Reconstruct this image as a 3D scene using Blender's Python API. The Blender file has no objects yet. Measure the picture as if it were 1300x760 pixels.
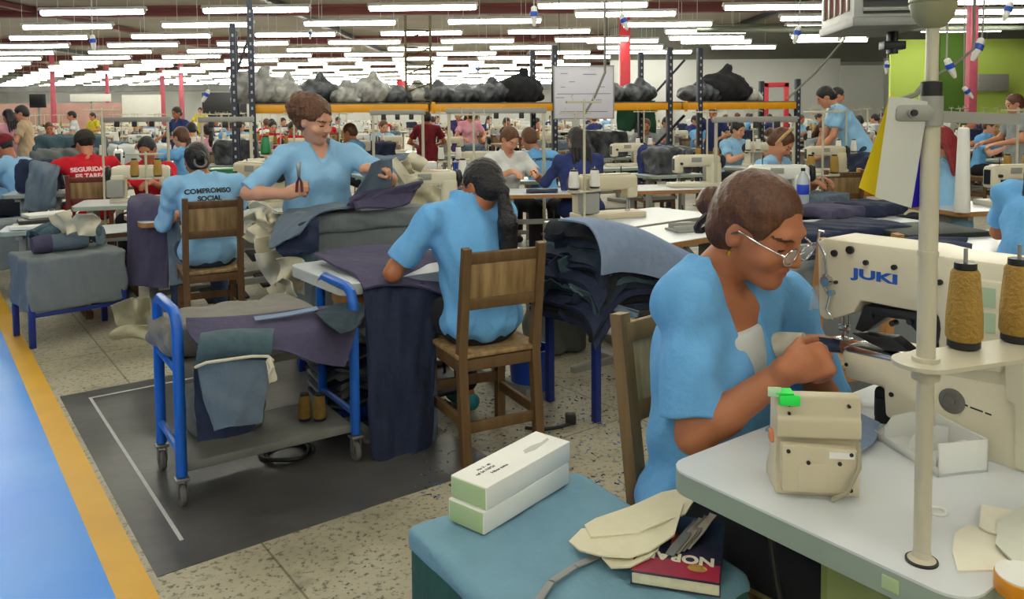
import bpy, bmesh, math, random
import numpy as np
from mathutils import Matrix, Vector, Euler
random.seed(7)
C = bpy.context.scene.collection
PI = math.pi
# ---------------------------------------------------------------- camera
F, H, CX = 1030.0, 1.45, 650.0
PIT, ROLL = math.radians(3.2), math.radians(0.45)
CY = 140 + F * math.tan(PIT)
_fw = Vector((0, math.cos(PIT), -math.sin(PIT))); _up = Vector((0, math.sin(PIT), math.cos(PIT))); _rt = Vector((1, 0, 0))
RT = _rt * math.cos(ROLL) - _up * math.sin(ROLL); UP = _up * math.cos(ROLL) + _rt * math.sin(ROLL)
cam_data = bpy.data.cameras.new('camera'); cam = bpy.data.objects.new('camera', cam_data); C.objects.link(cam)
m = Matrix((RT, UP, -_fw)).transposed().to_4x4(); m.translation = (0, 0, H); cam.matrix_world = m
cam_data.sensor_fit = 'HORIZONTAL'; cam_data.sensor_width = 36; cam_data.lens = 36 * F / 1300
cam_data.shift_x = 0.0; cam_data.shift_y = -(380 - CY) / 1300; cam_data.clip_start = 0.05; cam_data.clip_end = 300
SC = bpy.context.scene; SC.camera = cam
CAM = Vector((0, 0, H))
def ray(px, py): return RT * (px - CX) + UP * (CY - py) + _fw * F
def at(px, py, y): d = ray(px, py); return CAM + d * (y / d.y)          # point seen at a pixel, y metres away
def gr(px, py, z=0.0): d = ray(px, py); return CAM + d * ((z - H) / d.z)  # point seen at a pixel, on the level z
# ---------------------------------------------------------------- light
w = bpy.data.worlds.new('world'); SC.world = w; w.use_nodes = True
w.node_tree.nodes['Background'].inputs[0].default_value = (0.94, 0.97, 1.0, 1); w.node_tree.nodes['Background'].inputs[1].default_value = 0.9
TUBE_POWER = 16.0
SC.view_settings.view_transform = 'Standard'; SC.view_settings.look = 'None'; SC.view_settings.gamma = 1.0
SC.view_settings.use_curve_mapping = False; SC.view_settings.exposure = 0.58
try: SC.cycles.max_bounces = 6; SC.cycles.diffuse_bounces = 3; SC.cycles.caustics_reflective = False; SC.cycles.caustics_refractive = False
except Exception: pass
# ---------------------------------------------------------------- materials
def lin(c):
    return tuple((v / 255 / 12.92 if v / 255 <= .04045 else ((v / 255 + .055) / 1.055) ** 2.4) for v in c)
MATS = {}
def mat(name, rgb, rough=.6, metal=0.0, var=0.0, scale=8.0, bump=0.0, bscale=60.0, emit=0.0, alpha=1.0, kind=None, rgb2=None, trans=0.0, coat=0.0):
    if name in MATS: return MATS[name]
    m = bpy.data.materials.new(name); m.use_nodes = True; nt = m.node_tree; N = nt.nodes; L = nt.links
    b = N['Principled BSDF']; c = (*lin(rgb), 1)
    b.inputs['Base Color'].default_value = c; b.inputs['Roughness'].default_value = rough; b.inputs['Metallic'].default_value = metal
    if coat: b.inputs['Coat Weight'].default_value = coat
    if trans: b.inputs['Transmission Weight'].default_value = trans
    if alpha < 1: b.inputs['Alpha'].default_value = alpha
    if emit: b.inputs['Emission Color'].default_value = c; b.inputs['Emission Strength'].default_value = emit
    tc = N.new('ShaderNodeTexCoord')
    if var or kind:
        c2 = (*lin(rgb2), 1) if rgb2 else tuple(min(1, v * (1 - var)) for v in c[:3]) + (1,)
        if kind == 'wood':
            mp = N.new('ShaderNodeMapping'); mp.inputs['Scale'].default_value = (1.5, 1.5, .12); L.new(tc.outputs['Object'], mp.inputs[0])
            t = N.new('ShaderNodeTexNoise'); t.inputs['Scale'].default_value = scale * 4; t.inputs['Detail'].default_value = 6; L.new(mp.outputs[0], t.inputs['Vector'])
        elif kind == 'weave':
            mp = N.new('ShaderNodeMapping'); mp.inputs['Scale'].default_value = (1, 1, .3); L.new(tc.outputs['Object'], mp.inputs[0])
            t = N.new('ShaderNodeTexNoise'); t.inputs['Scale'].default_value = scale; t.inputs['Detail'].default_value = 8; t.inputs['Roughness'].default_value = .7; L.new(mp.outputs[0], t.inputs['Vector'])
        else:
            t = N.new('ShaderNodeTexNoise'); t.inputs['Scale'].default_value = scale; t.inputs['Detail'].default_value = 5; L.new(tc.outputs['Object'], t.inputs['Vector'])
        r = N.new('ShaderNodeValToRGB'); r.color_ramp.elements[0].position = .32; r.color_ramp.elements[1].position = .68
        r.color_ramp.elements[0].color = c2; r.color_ramp.elements[1].color = c
        L.new(t.outputs['Fac'], r.inputs[0]); L.new(r.outputs[0], b.inputs['Base Color'])
    if bump:
        t2 = N.new('ShaderNodeTexNoise'); t2.inputs['Scale'].default_value = bscale; t2.inputs['Detail'].default_value = 4; L.new(tc.outputs['Object'], t2.inputs['Vector'])
        bp = N.new('ShaderNodeBump'); bp.inputs['Strength'].default_value = bump; bp.inputs['Distance'].default_value = .02; L.new(t2.outputs['Fac'], bp.inputs['Height']); L.new(bp.outputs[0], b.inputs['Normal'])
    MATS[name] = m; return m
def cloth(name, rgb, var=.22, scale=30): return mat(name, rgb, .92, 0, var, scale, .35, 22, kind='weave')
WHITE = mat('white_enamel', (226, 226, 218), .35, 0, .05, 6)
CREAM = mat('cream_enamel', (220, 213, 190), .38, 0, .08, 7)
BEIGE = mat('beige_plastic', (206, 196, 168), .45, 0, .06, 9)
TOPW = mat('white_laminate', (214, 219, 222), .32, 0, .05, 5)
EDGEG = mat('grey_green_edging', (150, 165, 152), .5, 0, .08, 8)
WOOD = mat('dark_brown_wood', (108, 76, 46), .6, 0, .35, 6, .1, 40, kind='wood')
WOODL = mat('light_brown_wood', (176, 126, 74), .55, 0, .25, 6, .1, 40, kind='wood')
PLY = mat('pale_worn_plywood', (170, 140, 96), .6, 0, .3, 5, .1, 30, kind='wood', rgb2=(122, 96, 58))
STEEL = mat('grey_steel', (150, 150, 148), .35, .7, .1, 10)
DSTEEL = mat('dark_steel', (52, 54, 58), .45, .5, .2, 10)
PGREY = mat('grey_paint', (152, 152, 146), .5, 0, .1, 8)
POLE = mat('cream_pole_paint', (196, 190, 168), .4, 0, .08, 10)
BLACK = mat('black_plastic', (26, 27, 30), .45, 0, .2, 12)
CHROME = mat('chrome', (205, 205, 205), .18, 1.0)
BLUEP = mat('blue_paint', (22, 98, 200), .35, 0, .1, 9)
NAVYP = mat('navy_paint', (28, 48, 130), .4, 0, .15, 9)
ORANGE = mat('orange_rack_paint', (232, 160, 16), .45, 0, .12, 5)
REDP = mat('red_paint', (196, 44, 56), .5, 0, .12, 5)
PINKP = mat('faded_pink_paint', (196, 92, 110), .6, 0, .15, 5)
GREENP = mat('green_plastic', (22, 128, 72), .4, 0, .1, 9)
BLUEPL = mat('blue_plastic', (24, 74, 190), .4, 0, .12, 9)
GOLD = mat('gold_thread', (178, 140, 62), .75, 0, .2, 14, .5, 160)
THREADW = mat('white_thread', (232, 230, 222), .8, 0, .08, 14, .4, 160)
PAPER = mat('white_paper', (236, 236, 230), .8, 0, .04, 6)
SCRAP = cloth('cream_interlining', (214, 208, 184), .12, 14)
D_BLUE = cloth('mid_blue_denim', (86, 108, 128)); D_DARK = cloth('dark_navy_denim', (40, 50, 78), .35)
D_PURP = cloth('purple_grey_denim', (76, 72, 100), .2); D_TEAL = cloth('teal_grey_denim', (74, 98, 108), .25)
D_PALE = cloth('pale_blue_denim', (128, 146, 176), .12); D_GREY = cloth('grey_canvas', (112, 116, 114), .15)
D_WARM = cloth('warm_grey_canvas', (128, 124, 116), .12); D_SLATE = cloth('slate_canvas', (98, 114, 130), .14)
SHIRT = cloth('light_blue_shirt_cloth', (112, 180, 238), .14, 6); SHIRTB = cloth('pale_blue_shirt_cloth', (144, 194, 232), .12, 6)
NAVYC = cloth('navy_shirt_cloth', (44, 58, 116), .2, 8); REDC = cloth('red_shirt_cloth', (206, 22, 40), .12, 6)
MAROON = cloth('maroon_cloth', (122, 26, 40), .2, 8); BEIGEC = cloth('beige_shirt_cloth', (196, 172, 138), .15, 8); PINKC = cloth('pink_cloth', (222, 160, 176), .15, 8)
WHITEC = cloth('white_shirt_cloth', (214, 218, 216), .1, 8); GREYC = cloth('grey_shirt_cloth', (150, 156, 160), .15, 8); YELC = cloth('yellow_cloth', (222, 204, 48), .12, 8)
PANTS = cloth('black_trousers', (30, 32, 40), .25, 10); PANTSB = cloth('blue_jeans', (52, 66, 98), .25, 10)
SKIN = mat('tan_skin', (204, 140, 106), .55, 0, .1, 9); SKIND = mat('brown_skin', (184, 116, 80), .55, 0, .12, 9); SKINL = mat('light_skin', (212, 156, 126), .55, 0, .08, 9)
LIP = mat('lip_skin', (178, 104, 86), .5); EYEW = mat('eye_white', (214, 206, 200), .3); IRIS = mat('dark_iris', (38, 26, 20), .25)
HAIRB = mat('dark_brown_hair', (98, 58, 34), .45, 0, .5, 26, .25, 90, kind='wood'); HAIRK = mat('black_hair', (26, 22, 24), .45, 0, .35, 26, .5, 90, kind='wood')
HAIRC = mat('auburn_hair', (104, 66, 40), .55, 0, .35, 30, .7, 60, kind='wood'); HAIRR = mat('red_dyed_hair', (150, 34, 38), .5, 0, .4, 26, .5, 90, kind='wood')
HAIRY = mat('blond_hair', (206, 176, 112), .55, 0, .25, 26, .5, 90, kind='wood')
BAG = mat('grey_plastic_bag', (186, 186, 180), .3, 0, .4, 7, 1.0, 12, coat=.3, rgb2=(104, 104, 102)); BAGK = mat('black_plastic_bag', (34, 37, 44), .35, 0, .5, 7, 1.0, 12, rgb2=(104, 108, 114))
INKB = mat('blue_print', (28, 84, 176), .5); INKK = mat('black_print', (26, 30, 34), .6); INKW = mat('white_print', (240, 214, 214), .6)
# ---------------------------------------------------------------- scene objects
def tag(o, label, cat, group=None, kind=None):
    o['label'] = label; o['category'] = cat
    if group: o['group'] = group
    if kind: o['kind'] = kind
    return o
def thing(name, label, cat, loc=(0, 0, 0), rz=0.0, group=None):
    o = bpy.data.objects.new(name, None); C.objects.link(o); o.empty_display_size = .1
    o.location = loc; o.rotation_euler = (0, 0, rz); return tag(o, label, cat, group)
def kids(o): return CH.get(o.name, [])
CH = {}
def link_mesh(name, me, parent=None):
    o = bpy.data.objects.new(name, me); C.objects.link(o)
    if parent: o.parent = parent; CH.setdefault(parent.name, []).append(o)
    return o
def dup(o, loc=None, rz=None, label=None, group=None, parent=None, sc=None):
    c = o.copy(); C.objects.link(c)
    if parent: c.parent = parent; CH.setdefault(parent.name, []).append(c)
    for ch in list(kids(o)): dup(ch, parent=c)
    if loc is not None: c.location = loc
    if rz is not None: c.rotation_euler = (0, 0, rz)
    if sc is not None: c.scale = (sc, sc, sc)
    if label: c['label'] = label
    if group: c['group'] = group
    return c
def T(loc=(0, 0, 0), rz=0.0, rx=0.0, ry=0.0, s=1.0):
    return Matrix.Translation(Vector(loc)) @ Euler((rx, ry, rz)).to_matrix().to_4x4() @ Matrix.Scale(s, 4)
class MB:
    def __init__(s): s.v = []; s.f = []; s.mi = []; s.cur = 0; s.M = Matrix.Identity(4)
    def add(s, V, Fc, M=None):
        A = s.M @ M if M is not None else s.M
        o = len(s.v); s.v += [tuple(A @ Vector(p)) for p in V]; s.f += [tuple(i + o for i in f) for f in Fc]; s.mi += [s.cur] * len(Fc); return s
    def box(s, c, size, bev=0.0, rz=0.0, rx=0.0, ry=0.0, seg=2):
        bm = bmesh.new(); bmesh.ops.create_cube(bm, size=1); bmesh.ops.scale(bm, vec=Vector(size), verts=bm.verts)
        if bev: bmesh.ops.bevel(bm, geom=list(bm.edges), offset=min(bev, min(size) * .49), segments=seg, affect='EDGES', profile=.5)
        s._bm(bm, T(c, rz, rx, ry)); return s
    def _bm(s, bm, M):
        bm.verts.ensure_lookup_table(); bm.verts.index_update()
        s.add([v.co.copy() for v in bm.verts], [tuple(v.index for v in f.verts) for f in bm.faces], M); bm.free()
    def tube(s, pts, r, n=8, cap=True, closed=False):
        P = [Vector(p) for p in pts]; k = len(P); R = r if hasattr(r, '__len__') else [r] * k
        V = []; t0 = None; u = None
        for i in range(k):
            if closed: t = P[(i + 1) % k] - P[i - 1]
            else: t = P[min(i + 1, k - 1)] - P[max(i - 1, 0)]
            t = t.normalized() if t.length > 1e-9 else Vector((0, 0, 1))
            if u is None: u = t.orthogonal().normalized()
            else: u = (u - t * u.dot(t)); u = u.normalized() if u.length > 1e-6 else t.orthogonal().normalized()
            w_ = t.cross(u)
            for j in range(n):
                a = 2 * PI * j / n; V.append(P[i] + (u * math.cos(a) + w_ * math.sin(a)) * R[i])
        Fc = []
        for i in range(k if closed else k - 1):
            for j in range(n):
                a, b = i * n + j, i * n + (j + 1) % n; c_, d = ((i + 1) % k) * n + (j + 1) % n, ((i + 1) % k) * n + j
                Fc.append((a, b, c_, d))
        if cap and not closed: Fc.append(tuple(range(n - 1, -1, -1))); Fc.append(tuple((k - 1) * n + j for j in range(n)))
        return s.add(V, Fc)
    def cyl(s, p0, p1, r0, r1=None, n=16): return s.tube([p0, p1], [r0, r0 if r1 is None else r1], n)
    def lathe(s, prof, c=(0, 0, 0), n=20, M=None):
        V = []; Fc = []
        for r, z in prof:
            for j in range(n): a = 2 * PI * j / n; V.append((r * math.cos(a), r * math.sin(a), z))
        for i in range(len(prof) - 1):
            for j in range(n): Fc.append((i * n + j, i * n + (j + 1) % n, (i + 1) * n + (j + 1) % n, (i + 1) * n + j))
        Fc.append(tuple(range(n - 1, -1, -1))); Fc.append(tuple((len(prof) - 1) * n + j for j in range(n)))
        return s.add(V, Fc, (M if M is not None else T(c)))
    def prism(s, poly, z0, z1, M=None, bev=0.0):
        n = len(poly)
        if bev:
            bm = bmesh.new(); a = [bm.verts.new((x, y, z0)) for x, y in poly]; f = bm.faces.new(a)
            ex = bmesh.ops.extrude_face_region(bm, geom=[f]); bmesh.ops.translate(bm, vec=(0, 0, z1 - z0), verts=[e for e in ex['geom'] if isinstance(e, bmesh.types.BMVert)])
            bmesh.ops.recalc_face_normals(bm, faces=bm.faces)
            bmesh.ops.bevel(bm, geom=[e for e in bm.edges], offset=bev, segments=2, affect='EDGES', profile=.5, clamp_overlap=True)
            s._bm(bm, M if M is not None else Matrix.Identity(4)); return s
        V = [(x, y, z0) for x, y in poly] + [(x, y, z1) for x, y in poly]
        Fc = [tuple(range(n - 1, -1, -1)), tuple(range(n, 2 * n))] + [(i, (i + 1) % n, n + (i + 1) % n, n + i) for i in range(n)]
        return s.add(V, Fc, M)
    def sheet(s, fn, nu, nv, th=.004):
        """a cloth surface fn(u,v) with a thickness"""
        P = np.array([[tuple(fn(i / nu, j / nv)) for j in range(nv + 1)] for i in range(nu + 1)], float)
        du = np.gradient(P, axis=0); dv = np.gradient(P, axis=1); nn = np.cross(du, dv); nn /= np.maximum(np.linalg.norm(nn, axis=2, keepdims=True), 1e-9)
        A = (P + nn * th / 2).reshape(-1, 3); B = (P - nn * th / 2).reshape(-1, 3); k = (nu + 1) * (nv + 1); I = lambda i, j: i * (nv + 1) + j
        Fc = []
        for i in range(nu):
            for j in range(nv):
                a = (I(i, j), I(i + 1, j), I(i + 1, j + 1), I(i, j + 1)); Fc.append(a); Fc.append(tuple(x + k for x in reversed(a)))
        for i in range(nu):
            for j in (0, nv): a, b = I(i, j), I(i + 1, j); Fc.append((b, a, a + k, b + k) if j == 0 else (a, b, b + k, a + k))
        for j in range(nv):
            for i in (0, nu): a, b = I(i, j), I(i, j + 1); Fc.append((a, b, b + k, a + k) if i == 0 else (b, a, a + k, b + k))
        return s.add(list(map(tuple, A)) + list(map(tuple, B)), Fc)
    def build(s, name, m, parent=None, smooth=38, origin=True):
        me = bpy.data.meshes.new(name); V = np.array(s.v, float); loc = None
        if parent is None and origin and len(V):
            lo, hi = V.min(0), V.max(0); loc = ((lo[0] + hi[0]) / 2, (lo[1] + hi[1]) / 2, lo[2]); V = V - np.array(loc)
        me.from_pydata([tuple(p) for p in V], [], s.f)
        for x in (m if isinstance(m, (list, tuple)) else [m]): me.materials.append(x)
        me.polygons.foreach_set('material_index', s.mi)
        if smooth:
            me.polygons.foreach_set('use_smooth', [True] * len(me.polygons)); me.set_sharp_from_angle(angle=math.radians(smooth))
        me.update(); o = link_mesh(name, me, parent)
        if loc is not None: o.location = loc
        return o
def part(name, m, parent, fn, smooth=38):
    b = MB(); fn(b); return b.build(name, m, parent, smooth)
TH = math.radians(36.6)                                      # the aisles run askew to the view
DB = Vector((math.cos(TH), math.sin(TH), 0)); DA = Vector((-math.sin(TH), math.cos(TH), 0))
def struct(o): o['kind'] = 'structure'; return o
def rect_arc(w_, d, r, n=5, corners=(1, 1, 1, 1)):
    """rounded rectangle outline, centred"""
    out = []
    for q, (cx, cy) in enumerate(((w_ / 2, d / 2), (-w_ / 2, d / 2), (-w_ / 2, -d / 2), (w_ / 2, -d / 2))):
        rr = r * corners[q]
        if rr <= 0: out.append((cx, cy)); continue
        ox, oy = cx - math.copysign(rr, cx), cy - math.copysign(rr, cy)
        for i in range(n + 1): a = q * PI / 2 + PI / 2 * i / n; out.append((ox + rr * math.cos(a), oy + rr * math.sin(a)))
    return out
def text(body, size, m, parent=None, M=Matrix.Identity(4), name='lettering', depth=.0006, bold=True):
    cu = bpy.data.curves.new(name, 'FONT'); cu.body = body; cu.size = size; cu.extrude = depth; cu.align_x = 'CENTER'; cu.align_y = 'CENTER'
    if bold: cu.offset = size * .04
    o = bpy.data.objects.new(name, cu); C.objects.link(o); dg = bpy.context.evaluated_depsgraph_get(); dg.update()
    me = bpy.data.meshes.new_from_object(o.evaluated_get(dg)); bpy.data.objects.remove(o); me.materials.clear(); me.materials.append(m)
    me.transform(M); return link_mesh(name, me, parent)
# ---------------------------------------------------------------- smooth solids for figures and soft goods
def _smin(a, b, k):
    h = np.maximum(k - np.abs(a - b), 0) / k
    return np.minimum(a, b) - h * h * k * .25
class Field:
    def __init__(s, lo, hi, vox):
        s.lo = np.array(lo, float); s.vox = vox; s.n = np.maximum(4, np.ceil((np.array(hi, float) - s.lo) / vox).astype(int) + 1)
        s.D = np.full(tuple(s.n), .5, np.float32); s.ax = [(s.lo[i] + vox * np.arange(s.n[i])).astype(np.float32) for i in range(3)]
    def _loc(s, lo, hi, mg):
        a = np.clip(np.floor((np.array(lo) - mg - s.lo) / s.vox).astype(int), 0, s.n - 1); b = np.clip(np.ceil((np.array(hi) + mg - s.lo) / s.vox).astype(int) + 1, 1, s.n)
        sl = tuple(slice(a[i], b[i]) for i in range(3))
        return sl, s.ax[0][sl[0]][:, None, None], s.ax[1][sl[1]][None, :, None], s.ax[2][sl[2]][None, None, :]
    def _put(s, sl, d, k, sub=False):
        if sub: s.D[sl] = -_smin(-s.D[sl], d, max(k, 1e-5))
        else: s.D[sl] = _smin(s.D[sl], d, max(k, 1e-5))
    def cap(s, a, b, ra, rb=None, k=.02, sub=False):
        rb = ra if rb is None else rb; a = np.array(a, float); b = np.array(b, float); r = max(ra, rb)
        sl, X, Y, Z = s._loc(np.minimum(a, b) - r, np.maximum(a, b) + r, k + 3 * s.vox)
        if min(len(range(*q.indices(10 ** 6))) for q in sl) < 1: return s
        ab = b - a; L = max(ab @ ab, 1e-9)
        t = np.clip(((X - a[0]) * ab[0] + (Y - a[1]) * ab[1] + (Z - a[2]) * ab[2]) / L, 0, 1)
        d = np.sqrt((X - a[0] - t * ab[0]) ** 2 + (Y - a[1] - t * ab[1]) ** 2 + (Z - a[2] - t * ab[2]) ** 2) - (ra + (rb - ra) * t)
        s._put(sl, d, k, sub); return s
    def chain(s, pts, rs, k=.012):
        for i in range(len(pts) - 1): s.cap(pts[i], pts[i + 1], rs[i], rs[i + 1], k)
        return s
    def ell(s, c, r, R=None, k=.02, sub=False):
        c = np.array(c, float); r = np.array(r, float) if hasattr(r, '__len__') else np.array([r] * 3, float)
        m_ = r.max(); sl, X, Y, Z = s._loc(c - m_, c + m_, k + 3 * s.vox)
        x, y, z = X - c[0], Y - c[1], Z - c[2]
        if R is not None: x, y, z = (R[0][0] * x + R[1][0] * y + R[2][0] * z), (R[0][1] * x + R[1][1] * y + R[2][1] * z), (R[0][2] * x + R[1][2] * y + R[2][2] * z)
        q = np.sqrt((x / r[0]) ** 2 + (y / r[1]) ** 2 + (z / r[2]) ** 2); g = np.sqrt((x / r[0] ** 2) ** 2 + (y / r[1] ** 2) ** 2 + (z / r[2] ** 2) ** 2)
        s._put(sl, q * (q - 1) / np.maximum(g, 1e-6), k, sub); return s
    def box(s, c, h, R=None, rd=.01, k=.01, sub=False):
        c = np.array(c, float); h = np.array(h, float); m_ = np.linalg.norm(h); sl, X, Y, Z = s._loc(c - m_, c + m_, k + 3 * s.vox)
        x, y, z = X - c[0], Y - c[1], Z - c[2]
        if R is not None: x, y, z = (R[0][0] * x + R[1][0] * y + R[2][0] * z), (R[0][1] * x + R[1][1] * y + R[2][1] * z), (R[0][2] * x + R[1][2] * y + R[2][2] * z)
        a, b, e = np.abs(x) - h[0] + rd, np.abs(y) - h[1] + rd, np.abs(z) - h[2] + rd
        d = np.sqrt(np.maximum(a, 0) ** 2 + np.maximum(b, 0) ** 2 + np.maximum(e, 0) ** 2) + np.minimum(np.maximum(a, np.maximum(b, e)), 0) - rd
        s._put(sl, d, k, sub); return s
    def half(s, p, n, keep_below=True, k=.004):
        """cut away the side of the plane the normal points to"""
        n = np.array(n, float) / np.linalg.norm(n); X, Y, Z = s.ax[0][:, None, None], s.ax[1][None, :, None], s.ax[2][None, None, :]
        d = (X - p[0]) * n[0] + (Y - p[1]) * n[1] + (Z - p[2]) * n[2]
        s.D = -_smin(-s.D, -d, k); return s
    def ripple(s, fn):
        X, Y, Z = s.ax[0][:, None, None], s.ax[1][None, :, None], s.ax[2][None, None, :]
        s.D = s.D + fn(X, Y, Z).astype(np.float32); return s
    def mesh(s, smooth=1):
        D = s.D.copy(); D[0] = D[-1] = .5; D[:, 0] = D[:, -1] = .5; D[:, :, 0] = D[:, :, -1] = .5
        S = D < 0; c = np.zeros(tuple(s.n - 1), np.int8)
        O = [(i, j, k) for i in (0, 1) for j in (0, 1) for k in (0, 1)]; nx, ny, nz = s.n
        v = lambda A, o: A[o[0]:nx - 1 + o[0], o[1]:ny - 1 + o[1], o[2]:nz - 1 + o[2]]
        for o in O: c += v(S, o)
        act = np.argwhere((c > 0) & (c < 8)); idx = np.full(tuple(s.n - 1), -1, np.int32); idx[tuple(act.T)] = np.arange(len(act))
        acc = np.zeros((len(act), 3)); cnt = np.zeros(len(act))
        vals = {o: D[act[:, 0] + o[0], act[:, 1] + o[1], act[:, 2] + o[2]].astype(float) for o in O}
        for o in O:
            for ax in range(3):
                if o[ax] == 0:
                    p = list(o); p[ax] = 1; p = tuple(p); a, b = vals[o], vals[p]; mk = (a < 0) != (b < 0)
                    t = np.where(mk, a / np.where(mk, a - b, 1), 0); pt = np.tile(np.array(o, float), (len(act), 1)); pt[:, ax] += t
                    acc[mk] += pt[mk]; cnt[mk] += 1
        V = (act + acc / np.maximum(cnt, 1)[:, None]) * s.vox + s.lo; Q = []
        for ax in range(3):
            u, w_ = (ax + 1) % 3, (ax + 2) % 3; a = [slice(1, -1)] * 3; b = [slice(1, -1)] * 3; a[ax] = slice(0, -1); b[ax] = slice(1, None)
            A, B = S[tuple(a)], S[tuple(b)]; e = np.argwhere(A != B)
            if not len(e): continue
            ins = A[tuple(e.T)]; e = e + 1; e[:, ax] -= 1
            def cell(du, dw): q = e.copy(); q[:, u] -= du; q[:, w_] -= dw; return idx[tuple(q.T)]
            q = np.stack([cell(0, 0), cell(1, 0), cell(1, 1), cell(0, 1)], 1); q[~ins] = q[~ins][:, ::-1]; Q.append(q)
        Q = np.concatenate(Q) if Q else np.zeros((0, 4), int)
        for _ in range(smooth):
            sm = np.zeros_like(V); ct = np.zeros(len(V))
            for i in range(4):
                a, b = Q[:, i], Q[:, (i + 1) % 4]; np.add.at(sm, a, V[b]); np.add.at(ct, a, 1)
            V = V * .5 + .5 * sm / np.maximum(ct, 1)[:, None]
        return V, Q
    def build(s, name, m, parent=None, smooth=1, paint=None, origin=True):
        V, Q = s.mesh(smooth); me = bpy.data.meshes.new(name); loc = None
        if parent is None and origin: lo, hi = V.min(0), V.max(0); loc = ((lo[0] + hi[0]) / 2, (lo[1] + hi[1]) / 2, lo[2]); 
        W = V - np.array(loc) if loc else V
        me.vertices.add(len(W)); me.vertices.foreach_set('co', W.ravel()); me.loops.add(len(Q) * 4); me.loops.foreach_set('vertex_index', Q.ravel().astype(np.int32))
        me.polygons.add(len(Q)); me.polygons.foreach_set('loop_start', np.arange(len(Q), dtype=np.int32) * 4); me.polygons.foreach_set('loop_total', np.full(len(Q), 4, np.int32))
        for x in (m if isinstance(m, (list, tuple)) else [m]): me.materials.append(x)
        if paint is not None: me.polygons.foreach_set('material_index', paint(V[Q].mean(1)).astype(np.int32))
        me.update(calc_edges=True); me.validate(); me.polygons.foreach_set('use_smooth', [True] * len(me.polygons)); o = link_mesh(name, me, parent)
        if loc: o.location = loc
        return o
def rotm(yaw=0, pitch=0, tilt=0):
    """head frame: yaw to the left (+), pitch down (+), tilt to the right (+)"""
    return np.array((Matrix.Rotation(yaw, 3, 'Z') @ Matrix.Rotation(-pitch, 3, 'X') @ Matrix.Rotation(tilt, 3, 'Y')))
# ---------------------------------------------------------------- people
A3 = lambda *p: np.array(p, float)
def nrm(v): v = np.array(v, float); return v / max(np.linalg.norm(v), 1e-9)
def ik(S, W, hint, l1=.28, l2=.25):
    d = W - S; L = np.linalg.norm(d)
    if L > (l1 + l2) * .995: W = S + d * ((l1 + l2) * .995 / L); d = W - S; L = np.linalg.norm(d)
    a = (l1 * l1 - l2 * l2 + L * L) / (2 * L); h_ = math.sqrt(max(l1 * l1 - a * a, 0)); u = d / L
    hh = np.array(hint, float); hh = nrm(hh - u * (hh @ u)); return S + u * a + hh * h_, W
def hand(Fd, W, d, n, side, curl=.5, s=1.0, thumb=.6, k=.006):
    """wrist W, pointing d, back of the hand n, side=+1 when the thumb lies towards d x n"""
    d = nrm(d); n = nrm(np.array(n) - d * (np.array(n) @ d)); x = np.cross(d, n) * side
    Rm = np.stack([x, d, n], 1); c = W + d * .045 * s
    Fd.box(c, A3(.036, .045, .013) * s, Rm, .012 * s, .014)
    Fd.cap(W - d * .02 * s, W + d * .03 * s, .025 * s, .026 * s, .012)
    cu = curl if hasattr(curl, '__len__') else [curl] * 4
    for i, (o, L) in enumerate(((.027, .9), (.0095, 1.0), (-.0085, .95), (-.026, .76))):
        p = W + d * (.084 - .006 * abs(i - 1)) * s + x * o * s; a = 0.0; pts = [p - d * .02 * s, p]
        for q, l in enumerate((.043, .027, .021)):
            a += cu[i] * (1.0, 1.15, .8)[q]; p = p + (d * math.cos(a) - n * math.sin(a)) * l * L * s; pts.append(p)
        Fd.chain(pts, [.0095 * s, .0095 * s, .0085 * s, .0078 * s, .0068 * s], k)
    p = W + d * .022 * s + x * .026 * s; a = thumb; v1 = nrm(d * .75 + x * .75 * (1 - .6 * a) - n * .7 * a); v2 = nrm(d * .95 + x * .25 * (1 - 1.4 * a) - n * .75 * a)
    Fd.chain([p - d * .01 * s, p + v1 * .042 * s, p + v1 * .042 * s + v2 * .034 * s, p + v1 * .042 * s + v2 * .056 * s], [.014 * s, .011 * s, .0098 * s, .008 * s], k)
SEAT = dict(pel=A3(0, 0, .55), chest=A3(0, .05, .86), neck=A3(0, .075, 1.03), head=A3(0, .135, 1.175), yaw=0, pitch=.35, tilt=0,
            wrL=A3(-.12, .42, .88), wrR=A3(.12, .42, .88), hnL=A3(-.25, 0, 1), hnR=A3(.25, 0, 1), hdL=A3(.3, 1, -.1), hdR=A3(-.3, 1, -.1), hiL=A3(-.8, -.4, -.8), hiR=A3(.8, -.4, -.8),
            curl=.45, thumb=.6, knees=(A3(-.13, .42, .53), A3(.13, .42, .53)), ankles=(A3(-.13, .40, .09), A3(.13, .36, .09)), sw=.175, seat=True)
STAND = dict(pel=A3(0, 0, .90), chest=A3(0, .02, 1.22), neck=A3(0, .03, 1.39), head=A3(0, .07, 1.53), yaw=0, pitch=.3, tilt=0,
             wrL=A3(-.2, .32, 1.05), wrR=A3(.2, .32, 1.05), hnL=A3(-.2, 0, 1), hnR=A3(.2, 0, 1), hdL=A3(.2, 1, -.2), hdR=A3(-.2, 1, -.2), hiL=A3(-.8, -.5, -.6), hiR=A3(.8, -.5, -.6),
             curl=.45, thumb=.6, knees=(A3(-.1, .03, .48), A3(.1, .02, .48)), ankles=(A3(-.1, 0, .09), A3(.1, -.02, .09)), sw=.175, seat=False)
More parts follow.
